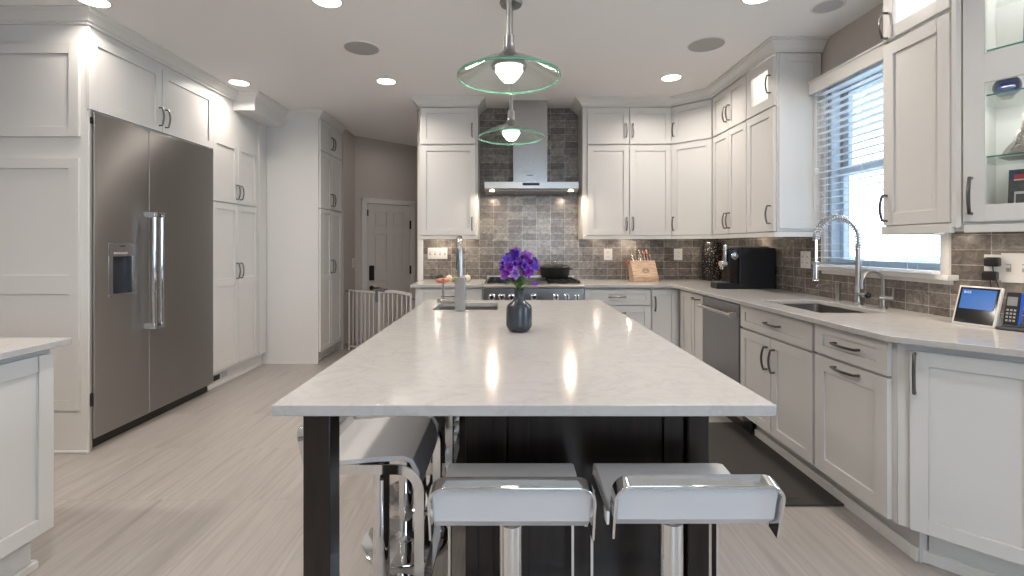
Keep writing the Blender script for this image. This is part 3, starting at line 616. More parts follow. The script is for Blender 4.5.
plate('white outlet on the right wall between coffee machine and sink faucet', (XR-.0085, 3.535, 1.165), -pi/2, .115, .125, 2, 'outlet')
# gate
g0 = Vector((-1.975, 5.86)); g1 = Vector((-.99, 5.14)); gl = (g1-g0).length; gr = math.atan2(g1.y-g0.y, g1.x-g0.x)
t = thing('safety_gate', 'white metal baby gate with vertical bars across the hallway', 'gate', (g0.x, g0.y, 0), gr)
GW = mat('white_gate_enamel', (.68, .66, .64), .4); zg = .725
m = MB().tube([(.06, 0, zg), (gl*.46, 0, zg)], .011, 8).tube([(.06, 0, .05), (gl*.46, 0, .05)], .011, 8).tube([(.06, 0, .0), (.06, 0, zg)], .010, 8)
for i in range(1, 7): x = .06+(gl*.46-.06)*i/6.5; m.tube([(x, 0, .05), (x, 0, zg)], .006, 8)
m.build('fixed_panel', GW, t)
x0, x1 = gl*.50, gl-.05
m = MB().strip([(x0+(x1-x0)*i/12, 0, zg+.006+.022*sin(pi*i/12)) for i in range(13)], .024, .03, (0, 1, 0)).box(x0, x0+.035, -.012, .012, 0.02, zg).box(x1-.03, x1, -.012, .012, .02, zg).box(x0, x1, -.012, .012, .03, .06)
for i in range(1, 7): x = x0+.017+(x1-x0-.03)*i/7; m.tube([(x, 0, .05), (x, 0, zg+.005)], .0065, 8)
m.build('swing_door', GW, t, bevel=.003)
GG = mat('grey_latch_plastic', (.15, .15, .155), .5)
MB().box(gl*.465, gl*.505, -.02, .02, .62, .76).box(gl*.505, gl*.505+.12, -.024, .024, zg+.018, zg+.055).build('latch', GG, t, bevel=.008)
MB().tube([(0, 0, zg-.01), (.06, 0, zg-.01)], .012, 8).tube([(gl-.05, 0, zg-.03), (gl, 0, zg-.03)], .012, 8).tube([(0, 0, .06), (.06, 0, .06)], .012, 8).tube([(gl-.05, 0, .06), (gl, 0, .06)], .012, 8).build('wall_mount', GG, t)

# ------------------------------------------------------------------ range, hood, pot
RX0, RX1 = -.218, .682; YR = 4.30
t = thing('range', 'stainless professional gas range with seven knobs below the hood', 'range', (RX0, YR, 0)); W = RX1-RX0
MB().box(0, W, .03, YB-YR-.03, .10, .905).build('body', STEEL, t, bevel=.002)
MB().box(.03, .09, .1, .16, 0, .10).box(W-.09, W-.03, .1, .16, 0, .10).box(.03, .09, .5, .56, 0, .1).box(W-.09, W-.03, .5, .56, 0, .1).build('foot', STEEL, t)
MB().xprism([(.03, .885), (0, .885), (-.022, .893), (-.03, .905), (-.022, .918), (0, .924), (.05, .924), (.05, .885)], 0, W).build('front_rail', STEEL, t)
MB().box(0, W, -.002, .029, .745, .884).build('control_panel', STEELD, t, bevel=.002)
KN = mat('knob_steel', (.7, .7, .72), .15, 1)
for px in (491.7, 501.8, 511.7, 534, 556, 566.7, 576.7):
    x = (px-CX)*YR/F-RX0
    k = MB().lathe([(.030, 0), (.030, .010), (.024, .014), (.022, .036), (.018, .040)], 20).xf(Matrix.Translation((x, -.0025, .808)) @ Matrix.Rotation(pi/2, 4, 'X')).build('knob', KN, t)
    MB().box(x-.0035, x+.0035, -.0475, -.043, .788, .828).build('knob_grip', BLACK, k)
MB().box(.01, .55, -.002, .029, .16, .735).build('oven_door', STEEL, t, bevel=.003); MB().box(.56, W-.01, -.002, .029, .16, .735).build('oven_door', STEEL, t, bevel=.003)
MB().tube([(.04, -.05, .69), (.52, -.05, .69)], .012, 12).box(.05, .07, -.05, -.002, .68, .70).box(.49, .51, -.05, -.002, .68, .70).tube([(.59, -.05, .69), (W-.04, -.05, .69)], .012, 12).box(.6, .62, -.05, -.002, .68, .70).box(W-.07, W-.05, -.05, -.002, .68, .70).build('oven_handle', STEEL, t)
MB().box(.015, W-.015, .052, .66, .905, .915).build('cooktop', mat('cooktop_black_enamel', (.02, .02, .02), .3), t)
MB().box(0, W, .66, .69, .905, .955).build('back_guard', STEEL, t, bevel=.002)
for a, b in ((.03, .305), (.60, W-.03)):
    m = MB()
    for y0, y1 in ((.06, .335), (.345, .63)):
        m.box(a, b, y0, y0+.012, .93, .945).box(a, b, y1-.012, y1, .93, .945).box(a, a+.012, y0, y1, .93, .945).box(b-.012, b, y0, y1, .93, .945)
        cx, cy = (a+b)/2, (y0+y1)/2
        m.box(a, b, cy-.006, cy+.006, .934, .948).box(cx-.006, cx+.006, y0, y1, .934, .948)
        for sx in (a+.06, b-.06): m.box(sx-.005, sx+.005, y0, y1, .932, .944)
        for p in (a, b-.012):
            for q in (y0, y1-.012): m.box(p, p+.012, q, q+.012, .915, .93)
    m.build('grate', IRON, t)
    for cy in (.20, .49): MB().lathe([(.05, .0), (.052, .006), (.035, .012), (.0, .012)][:3], 20, ((a+b)/2, cy, .915)).build('burner', IRON, t)
MB().box(.325, .58, .065, .62, .916, .94).build('griddle', mat('griddle_steel', (.10, .10, .10), .35, 1), t, bevel=.006)
# hood
HX0, HX1 = -.222, .668
t = thing('range_hood', 'stainless chimney range hood with black control strip above the range', 'hood', (HX0, 4.53, 1.795)); W = HX1-HX0
hm = MB().xprism([(0, .012), (0, .075), (.46, .075), (.46, .0), (.03, .0)], 0, W).build('canopy', STEEL, t, bevel=.002)
MB().box(.27, .61, .19, .46, .075, ZC-1.795-.003).build('chimney', mat('chimney_steel', (.46, .45, .44), .22, 1, bump=.25, bscale=24, stretch=(1, 1, 30)), t, bevel=.003)
MB().box(.36, .52, -.0015, .0005, .04, .064).build('control_strip', BLACK, t, bevel=.004)
MB().box(.41, .47, .1885, .19, .16, .167).build('nameplate', BLACK, t)
m = MB()
for k in range(3): m.box(.04+k*.275, .30+k*.275, .06, .40, -.004, -.0005)
m.build('baffle_filter', STEELD, t)
for x in (.07, W-.07):
    MB().lathe([(.022, 0), (.024, -.003), (.02, -.006)], 18, (x, .035+.02, -.003)).build('hood_lamp', mat('hood_lamp_lit', (1, .9, .8), .5, emit=(1, .85, .68), es=30), t)
    area('hood_glow', (x, .10, -.02), (0, 0, 0), .05, .05, 5, (1, .82, .64), t, 'DISK')
# pot
t = thing('cooking_pot', 'black pot with glass lid on the right side of the range', 'pot', (.46, 4.72, .9485))
MB().lathe([(.10, 0), (.125, .006), (.140, .03), (.146, .105), (.150, .108), (.148, .112), (.141, .108), (.135, .03), (.10, .01)], 36).build('pot_body', IRON, t)
m = MB().tube([(-.146, -.03, .085), (-.17, -.025, .09), (-.17, .025, .09), (-.146, .03, .085)], .006, 8).tube([(.146, -.03, .085), (.17, -.025, .09), (.17, .025, .09), (.146, .03, .085)], .006, 8); m.build('side_handle', IRON, t)
ld_ = MB().lathe([(.147, .113), (.13, .124), (.08, .137), (.02, .142), (.02, .139), (.08, .134), (.13, .121), (.145, .113)], 36).build('lid', thin_glass('lid_glass', (.75, .76, .77), .15), t)
MB().lathe([(.148, .1125), (.150, .117), (.144, .118)], 36).build('lid_rim', CHROME, ld_)
MB().lathe([(.008, .141), (.008, .152), (.02, .158), (.018, .167), (.008, .169)], 18).build('lid_knob', CHROME, ld_)

# ------------------------------------------------------------------ things on the back and right worktops
ZW = .9155
# produce
def veg(name, label, cat, x, y, r, col, rz=0, stem=None, rough=.5, z=ZW):
    t = thing(name, label, cat, (x, y, z), rz)
    m = MB().ball((0, 0, r[2]), r, 20)
    for i, v in enumerate(m.v):
        k = 1+.05*sin(v[0]*90+v[1]*60); m.v[i] = (v[0]*k, v[1]*k, v[2])
    m.build('flesh', mat(name+'_skin', col, rough, var=.25, vscale=20, bump=.2, bscale=80), t)
    if stem: MB().tube([(0, 0, r[2]*1.9), (0.002, 0, r[2]*1.9+stem)], [.006, .002], 8).build('stem', mat('dry_stem', (.45, .38, .25), .8), t)
veg('sweet_potato', 'orange sweet potato in front of the switch plate, left of the range', 'vegetable', -.618, 4.54, (.066, .027, .023), (.62, .22, .11), .1)
veg('avocado', 'dark green avocado behind the sweet potato', 'vegetable', -.665, 4.70, (.040, .034, .038), (.02, .03, .015), .2, .004)
veg('garlic_bulb', 'white garlic bulb behind the sweet potato, right of the avocado', 'vegetable', -.575, 4.68, (.032, .032, .032), (.70, .63, .52), 0, .018)
veg('onion', 'yellow green onion between garlic bulb and faucet', 'vegetable', -.510, 4.60, (.032, .032, .026), (.32, .28, .08), 0, .01)
veg('garlic_bulb', 'large pale garlic bulb just right of the island faucet', 'vegetable', -.395, 4.66, (.034, .034, .034), (.70, .63, .52), 0, .02)
veg('shallot', 'small tan shallot behind the island faucet', 'vegetable', -.445, 4.72, (.028, .026, .03), (.55, .40, .22), 0, .01)
# knife block
KX, KY = 1.335, 4.64
t = thing('knife_block', 'pale wooden knife block full of knives with round emblem on its face', 'knife block', (KX, KY, ZW), 0)
bw = .122; Rk = R(-20)
blk = MB().xprism([(0, 0), (.16, 0), (.215, .16), (.12, .205), (0, .045)], -bw, bw).build('block', BLOCKW, t, bevel=.004)
sd = Vector((0, .12, .16)).normalized(); nf = Vector((0, -sd.z, sd.y))
base_p = Vector((0, 0, .045))
def onface(x, s, off): p = base_p+sd*s+nf*off; return (x, p.y, p.z)
em = MB().tube([onface(.010+.032*cos(a), .075+.024*sin(a), .0015) for a in [2*pi*i/24 for i in range(25)]], .0018, 6)
for p, q in (((-.008, .06), (-.008, .09)), ((-.008, .09), (.004, .075)), ((.004, .075), (.014, .09)), ((.014, .09), (.014, .06)), ((.020, .06), (.027, .088)), ((.027, .088), (.034, .06))): em.tube([onface(*p, .0015), onface(*q, .0015)], .0015, 5)
em.build('emblem', BLACK, blk)
KS = mat('knife_handle_wood', (.42, .14, .07), .4); KW = mat('knife_steel_handle', (.72, .68, .65), .25, 1)
def knife(label, x, s, off, L, mm, group, up=None):
    up = up or (sd*.92+nf*.0).normalized(); p = base_p+sd*s+nf*off
    k = thing('kitchen_knife', label, 'knife', (KX+x, KY+p.y, ZW+p.z), 0, group)
    a = Vector((0, 0, 0)); MB().strip([a-up*.04, a+up*.012], .012, .002, (0, 1, 0) if abs(up.y) < .9 else (0, 0, 1)).build('blade', KW, k)
    h = MB().tube([a+up*.010, a+up*(.02+L*.2), a+up*(L*.7), a+up*L], [.008, .0115, .0105, .012], 8).build('knife_handle', mm, k)
    MB().ball(a+up*L, .011, 8).build('pommel', KW, h)
for i in range(7):
    knife('steak knife with steel handle in the lower row of the knife block', -.087+i*.029, .190, -.012, .080, KW, 'steak knives in the lower row of the block')
for i, (x, mm) in enumerate(((-.075, KW), (-.035, KW), (.008, KW), (.046, KS), (.082, KS))):
    knife('large knife with pale steel handle in the upper row of the block' if mm is KW else 'large knife with reddish wooden handle in the upper row of the block', x, .185, -.060, .185-.012*(i % 2), mm, 'pale handled knives in the upper row' if mm is KW else 'reddish handled knives in the upper row')
t = thing('kitchen_scissors', 'red handled kitchen scissors at the left side of the knife block', 'scissors', (1.175, 4.76, ZW))
MB().tube([(0, 0, .0), (0.004, .0, .15)], .003, 8).build('blade', KW, t)
MB().tube([(.004, 0, .15), (.0, 0, .165), (-.008, 0, .19), (-.002, 0, .215), (.008, 0, .19), (.004, 0, .16)], .0055, 8).build('grip', mat('red_plastic', (.55, .12, .05), .4), t)
# speckled vase
t = thing('speckled_vase', 'tall black cylinder vase with silver speckles in the back corner', 'vase', (2.06, 4.86, ZW))
m_, nt, b, N, L_ = nodes('speckled_black_glaze'); tc = N('ShaderNodeTexCoord'); vo = N('ShaderNodeTexVoronoi'); vo.inputs['Scale'].default_value = 62; rp = ramp(N, [(.0, (.75, .72, .68)), (.17, (.5, .48, .45)), (.25, (.02, .018, .016))])
L_(tc.outputs['Object'], vo.inputs['Vector']); L_(vo.outputs['Distance'], rp.inputs[0]); L_(rp.outputs[0], b.inputs['Base Color']); b.inputs['Roughness'].default_value = .25
MB().lathe([(.075, 0), (.088, .004), (.092, .05), (.094, .2), (.09, .375), (.086, .385), (.08, .38), (.08, .05), (.02, .02)], 32).build('body', m_, t)
# coffee machine
t = thing('coffee_machine', 'black bean-to-cup coffee machine with chrome spout beside the back corner', 'coffee machine', (1.70, 3.905, ZW))
CM = mat('satin_black_casing', (.012, .013, .016), .32)
MB().box(.185, .478, 0, .26, .0, .335).build('body', CM, t, bevel=.008)
MB().box(.11, .184, .02, .17, .03, .325).build('front_housing', mat('gloss_black_front', (.015, .012, .011), .12), t, bevel=.006)
MB().xprism([(0, 0), (.13, 0), (.13, .05), (0, .05)], 0.0, .184).build('drip_tray', CM, t, bevel=.006)
MB().box(.01, .17, .02, .11, .0505, .054).build('tray_grid', STEELD, t)
sp = MB().box(.085, .1095, .05, .09, .20, .36).build('spout_column', CHROME, t, bevel=.008)
MB().box(.06, .109, .04, .11, .18, .225).tube([(.07, .055, .155), (.07, .055, .185)], .008, 10).tube([(.07, .09, .155), (.07, .09, .185)], .008, 10).build('spout', CHROME, sp, bevel=.005)
MB().lathe([(.03, 0), (.03, .012), (.02, .014)], 20).xf(Matrix.Translation((.15, .018, .27)) @ Matrix.Rotation(pi/2, 4, 'X')).build('dial', CHROME, t)
MB().box(.20, .44, .03, .23, .3355, .347).build('bean_hopper_lid', STEELD, t, bevel=.005)
MB().box(.36, .43, -.0012, .0, .012, .03).build('side_catch', BLACK, t)
# smart display
t = thing('smart_display', 'white framed tilted touch screen showing blue, on the right worktop', 'tablet', (2.035, 2.205, ZW), math.atan2(-.147, .045))
lean = R(19); A = Matrix.Rotation(-lean, 4, 'X')
PW = mat('white_display_plastic', (.70, .68, .66), .35)
MB().box(0, .158, 0, .016, 0, .182).xf(A).build('housing', PW, t, bevel=.003)
MB().xprism([(.018, .005), (.09, .001), (.055, .115), (.07, .162)], .02, .138).build('stand', PW, t, bevel=.004)
bz = MB().box(.008, .150, -.0012, 0, .010, .174).xf(A).build('bezel', mat('glossy_black_bezel', (.01, .01, .012), .08), t)
SCR = mat('lit_blue_screen', (.0, .02, .1), .2, emit=(.03, .17, .52), es=1.0)
sc = MB().box(.016, .142, -.002, -.0014, .075, .165).xf(A).build('screen', SCR, bz)
def text(s, size, mm, parent, M, name='lettering', ext=.0003):
    cu = bpy.data.curves.new(name, 'FONT'); cu.body = s; cu.size = size; cu.extrude = ext; cu.align_x = 'CENTER'; cu.align_y = 'CENTER'
    tmp = bpy.data.objects.new('tmp', cu); COL.objects.link(tmp); dg = bpy.context.evaluated_depsgraph_get(); me = bpy.data.meshes.new_from_object(tmp.evaluated_get(dg))
    bpy.data.objects.remove(tmp); me.materials.clear(); me.materials.append(mm); o = bpy.data.objects.new(name, me); COL.objects.link(o); o.parent = parent; o.matrix_local = M; return o
text('8:05', .016, mat('screen_white', (.1, .1, .1), .4, emit=(.75, .85, 1), es=1), sc, A @ Matrix.Translation((.038, -.0026, .151)) @ Matrix.Rotation(pi/2, 4, 'X'), 'clock')
# phone
t = thing('cordless_phone', 'black cordless handset with blue side standing in its charging base', 'phone', (2.125, 2.03, ZW), math.atan2(-.147, .06))
MB().box(-.03, .062, -.05, .05, 0, .012).xprism([(-.02, .012), (.03, .012), (.03, .03), (-.015, .018)], -.025, .035).build('charging_base', mat('grey_black_base', (.06, .06, .07), .4), t, bevel=.005)
Ap = Matrix.Rotation(-R(14), 4, 'X'); hs = MB().box(-.024, .024, -.012, .012, .014, .160).xf(Ap).build('handset', BLACK, t, bevel=.006)
MB().box(.0243, .0262, -.010, .012, .02, .156).xf(Ap).build('blue_side', mat('phone_blue', (.02, .12, .65), .3), hs)
MB().box(-.016, .016, -.0135, -.0125, .100, .138).xf(Ap).build('display', mat('phone_lcd', (.25, .27, .27), .3), hs)
m = MB()
for r_ in range(4):
    for c_ in range(3): m.box(-.015+c_*.0115, -.008+c_*.0115, -.014, -.0125, .032+r_*.015, .040+r_*.015)
m.xf(Ap).build('keypad', mat('phone_keys', (.35, .35, .35), .5), hs)
# plugs and right switch plate on the angled wall
def onwall(s, z, off=.0085): return (WX+aw[0]*s+(-cos(AW))*off, WY+aw[1]*s-sin(AW)*off, z)
rw = -(pi/2-AW)
def wall_s(px):  # distance along the angled wall for an image column
    k = (px-CX)/F; return (k*WY-WX)/(aw[0]-k*aw[1])
s_a, s_b = wall_s(1002), wall_s(1034)
plate('white switch plate with toggles above the cordless phone', onwall((s_a+s_b)/2, 1.168), rw, s_b-s_a, .135, 2)
s_c = wall_s(994)
pt = thing('outlet', 'white outlet mostly covered by two black plugs', 'outlet', onwall(s_c+.005, 1.168), rw)
MB().box(-.036, .036, -.006, 0, -.06, .06).build('cover_plate', PLATE, pt, bevel=.002)
for z, x, lab in ((1.195, .004, 'upper black power adapter plugged in above the smart display'), (1.130, -.004, 'lower black power adapter plugged in above the smart display')):
    p = thing('power_adapter', lab, 'plug', onwall(s_c+x, z, .015), rw)
    MB().box(-.026, .026, -.045, 0, -.021, .021).build('casing', BLACK, p, bevel=.006)
    MB().tube([(0, -.02, -.02), (.003, -.02, -.05), (.01, -.01, -.09), (.02, -.004, -.13)], .0022, 8).build('cord', BLACK, p)
# spring faucet
XQ = 2.11
t = thing('spring_faucet', 'tall spring neck pull-down faucet at the window sink', 'faucet', (XQ-.006, 2.885, ZW))
MB().lathe([(.028, 0), (.028, .006), (.02, .012), (.019, .10), (.016, .11), (.014, .12), (.014, .36)], 20).build('post', NICKEL, t)
pts = [(0, 0, .35+.01*i) for i in range(3)]
arc = []
rad = .127
for i in range(25):
    a = pi*i/24; arc.append((-rad+rad*cos(a), 0, .385+rad*1.1*sin(a)))
path = [(0, 0, .35)]+arc
MB().tube(path, .007, 10).build('hose', NICKEL, t)
# coil round the arc
def coil(P, rc, turns, rt):
    P = [Vector(p) for p in P]; Ls = [0]
    for i in range(1, len(P)): Ls.append(Ls[-1]+(P[i]-P[i-1]).length)
    n = turns*9; out = []
    for k in range(n+1):
        s = Ls[-1]*k/n; i = max(j for j in range(len(P)-1) if Ls[j] <= s+1e-9); f = (s-Ls[i])/(Ls[i+1]-Ls[i]); p = P[i].lerp(P[i+1], f); T = (P[i+1]-P[i]).normalized()
        u = Vector((0, 1, 0)); v = T.cross(u); a = 2*pi*turns*k/n; out.append(p+u*cos(a)*rc+v*sin(a)*rc)
    return MB().tube(out, rt, 5)
coil([(0, 0, .33)]+arc, .0165, 30, .0036).build('spring', NICKEL, t)
MB().tube([(-2*rad, 0, .39), (-2*rad, 0, .25)], .008, 10).tube([(-2*rad, 0, .26), (-2*rad, 0, .24), (-2*rad, 0, .16), (-2*rad, 0, .142)], [.012, .015, .015, .019], 14).build('spray_head', CHROME, t)
MB().tube([(0, 0, .250), (-2*rad, 0, .250)], .005, 8).lathe([(.018, .238), (.018, .262)], 14).lathe([(.019, .240), (.019, .258)], 14, (-2*rad, 0, 0)).build('support_arm', NICKEL, t)
MB().tube([(0, -.01, .062), (0, -.075, .062)], .013, 12).tube([(0, -.075, .062), (-.02, -.085, .085)], .004, 8).build('lever', NICKEL, t)
MB().ball((0, -.078, .062), .017, 14).build('lever_knob', BLACK, t)
t = thing('filter_faucet', 'small gooseneck filter faucet right of the spring faucet', 'faucet', (XQ, 2.70, ZW))
MB().lathe([(.022, 0), (.022, .005), (.014, .01), (.013, .07), (.009, .075)], 18).build('base', NICKEL, t)
MB().tube([(0, 0, .07), (0, 0, .15)]+[(-.06+.06*cos(pi*i/14), 0, .15+.06*sin(pi*i/14)) for i in range(1, 15)]+[(-.12, 0, .13), (-.12, 0, .11)], .0085, 10).build('gooseneck', NICKEL, t)
MB().tube([(-.02, 0, .062), (.03, -.03, .062)], .010, 10).tube([(.03, -.03, .055), (.033, -.032, .12)], .005, 8).build('lever', NICKEL, t)
t = thing('soap_dispenser', 'nickel soap dispenser left of the spring faucet', 'soap dispenser', (XQ, 3.07, ZW))
MB().lathe([(.02, 0), (.02, .006), (.013, .01), (.013, .09), (.016, .095), (.016, .115)], 18).build('pump', NICKEL, t)
MB().tube([(0, 0, .105), (-.06, 0, .108), (-.13, 0, .10), (-.135, 0, .09)], .005, 8).build('nozzle', NICKEL, t)

# ------------------------------------------------------------------ the island
IX0, IX1, IY0, IY1 = -.53, .601, 1.074, 3.125
ISX0, ISX1, ISY0, ISY1 = -.42, -.06, 2.65, 2.99
o = MB().prism([(IX0, IY0), (IX1, IY0), (IX1, IY1), (IX0, IY1)], .915-TK, .915, [[(ISX0, ISY0), (ISX1, ISY0), (ISX1, ISY1), (ISX0, ISY1)]]).build('island_worktop', QUARTZ, bevel=.0025)
tag(o, 'large white quartz island worktop in the middle of the kitchen', 'worktop')
c = thing('kitchen_island', 'dark espresso wood island base with a square corner leg', 'island', (0, 0, 0))
bx0, bx1, by0, by1 = -.122, .560, 1.375, 3.07
MB().box(bx0, bx1, by0, 2.55, .0, ZK).box(bx0, bx1, 2.55, by1, 0, .68).box(.02, bx1, 2.55, by1, .68, ZK).box(-.45, bx0, 2.80, by1, .0, .68).box(-.45, .02, 3.04, by1, .68, ZK).build('body', ESP, c, bevel=.002)
for a, b in ((bx0+.0, bx0+.118), (bx0+.124, bx0+.62)): front(c, 'panel', a, b, .12, .88, m=ESP, y=by0-.0005, t=.018)
MB().box(bx0+.626, bx1+.006, by0-.03, by0-.0005, 0, ZK-.001).build('corner_post', ESP, c, bevel=.006)
MB().box(bx0, bx0+.62, by0-.018, by0-.0005, 0, .115).build('plinth', ESP, c, bevel=.002)
MB().box(-.472, -.41, 1.105, 1.170, 0, ZK-.001).build('leg', ESP, c, bevel=.002)
MB().lathe([(.004, 0), (.004, .012), (.013, .016), (.013, .024), (.006, .028)], 16).xf(Matrix.Translation((bx1+.002, 1.42, .835)) @ Matrix.Rotation(pi/2, 4, 'Y')).build('knob', BLACK, c)
sink('island_prep_sink', 'small undermount prep sink behind the island faucet', ISX0, ISX1, ISY0, ISY1, .915-TK-.001, .17, SINKM, .02)
t = thing('island_faucet', 'square-bodied brushed steel gooseneck faucet on the island', 'faucet', (-.258, 2.605, ZW))
FM = mat('faucet_satin_steel', (.45, .43, .41), .25, 1)
MB().box(-.029, .029, -.022, .022, 0, .185).build('body', FM, t, bevel=.003)
P = [(0, 0, .185), (-.004, 0, .30)]; rr_ = .085
for i in range(1, 15): a = pi*i/14; P.append((-.004-.018*i/14, rr_-rr_*cos(a), .315+rr_*.95*sin(a)))
P += [(-.024, 2*rr_, .29)]
MB().tube(P, .0165, 16).build('gooseneck', FM, t)
MB().tube([(-.024, 2*rr_, .30), (-.024, 2*rr_, .215)], .0195, 14).build('spray_head', BLACK, t)
MB().tube([(-.028, 0, .055), (-.105, 0, .055)], .015, 14).tube([(-.095, 0, .055), (-.095, 0, .175)], .006, 10).box(-.125, -.105, -.012, .012, .045, .065).build('lever', FM, t)

# flower vase
VM = mat('ribbed_slate_ceramic', (.045, .05, .06), .22, var=.25, vscale=30, stretch=(6, 6, .4))
VX, VY = .046, 1.995
t = thing('bud_vase', 'slate grey ceramic vase on the island worktop holding purple flowers', 'vase', (VX, VY, ZW))
MB().lathe([(.036, 0), (.043, .004), (.0535, .022), (.0545, .03), (.0530, .095), (.049, .108), (.030, .122), (.0215, .134), (.0195, .150), (.0225, .173), (.024, .175), (.021, .174), (.017, .150), (.018, .13), (.03, .115), (.04, .03), (.01, .01)], 40).build('body', VM, t)
t = thing('flower_bouquet', 'bunch of purple and violet freesias with green leaves in the slate vase', 'flowers', (VX, VY, ZW+.17))
rnd = random.Random(11)
PUR = [mat('petal_deep_violet', (.085, .02, .34), .5), mat('petal_purple', (.24, .035, .42), .5), mat('petal_lilac', (.36, .20, .66), .5), mat('petal_blue_violet', (.13, .07, .50), .5)]
STM = mat('green_stem', (.10, .20, .05), .5); LFM = mat('green_leaf', (.09, .19, .04), .45, var=.4, vscale=30)
def petal(L, w_, curl):
    m = MB(); n = 5; vs = []
    for i in range(n+1):
        s = i/n; ww = w_*sin(pi*(.12+.83*s))**.8; z = L*s*cos(curl*s); y = L*s*sin(curl*s)+.001
        vs += [(-ww, y-.0015, z), (0, y+.002*1, z), (ww, y-.0015, z)]
    fs = []
    for i in range(n): 
        k = i*3; fs += [(k, k+1, k+4, k+3), (k+1, k+2, k+5, k+4)]
    return vs, fs
for i in range(34):
    a = rnd.uniform(0, 2*pi); q = (i+.5)/34; el = math.acos(1-1.35*q)   # over an upper dome
    d = Vector((sin(el)*cos(a*1+i*2.4), sin(el)*sin(a+i*2.4), cos(el)*.92))
    rad_ = rnd.uniform(.045, .072); cpos = Vector((0, 0, .091))+Vector((d.x*rad_*1.05, d.y*rad_*1.05, d.z*rad_*1.0))
    m = MB(); Q = d.to_track_quat('Z', 'Y').to_matrix().to_4x4(); sc_ = rnd.uniform(.85, 1.2)
    for k in range(6):
        vs, fs = petal(.034*sc_, .0105*sc_, rnd.uniform(.2, .9))
        M_ = Matrix.Translation(cpos-d*.012) @ Q @ Matrix.Rotation(k*pi/3+rnd.uniform(-.2, .2), 4, 'Z') @ Matrix.Translation((0, .002, 0))
        m.add([M_ @ Vector(v) for v in vs], fs)
    o = m.build('blossom', PUR[i % 4 if rnd.random() < .7 else 1], t); sm = o.modifiers.new('solid', 'SOLIDIFY'); sm.thickness = .0009
    MB().tube([(0, 0, -.02), (d.x*.012, d.y*.012, .03), tuple(cpos-d*.014)], .0016, 6).build('stem', STM, o)
for i in range(14):
    a = 2*pi*i/7+rnd.uniform(-.3, .3); vs, fs = petal(rnd.uniform(.055, .08), .0095, rnd.uniform(.9, 1.5)); m = MB()
    M_ = Matrix.Translation((0, 0, .0)) @ Matrix.Rotation(a, 4, 'Z')
    m.add([M_ @ Vector(v) for v in vs], fs); o = m.build('leaf', LFM, t); sm = o.modifiers.new('solid', 'SOLIDIFY'); sm.thickness = .0008
for sgn, z in ((-1, .055), (1, .03)):
    vs, fs = petal(.03, .008, .3); m = MB(); M_ = Matrix.Translation((sgn*.05, -.02, z)) @ Matrix.Rotation(sgn*1.7, 4, 'Y'); m.add([M_ @ Vector(v) for v in vs], fs)
    MB().tube([(0, 0, .0), (sgn*.03, -.012, z*.7), (sgn*.052, -.02, z)], .0014, 6).build('stem', STM, m.build('blossom', PUR[2 if sgn < 0 else 1], t))

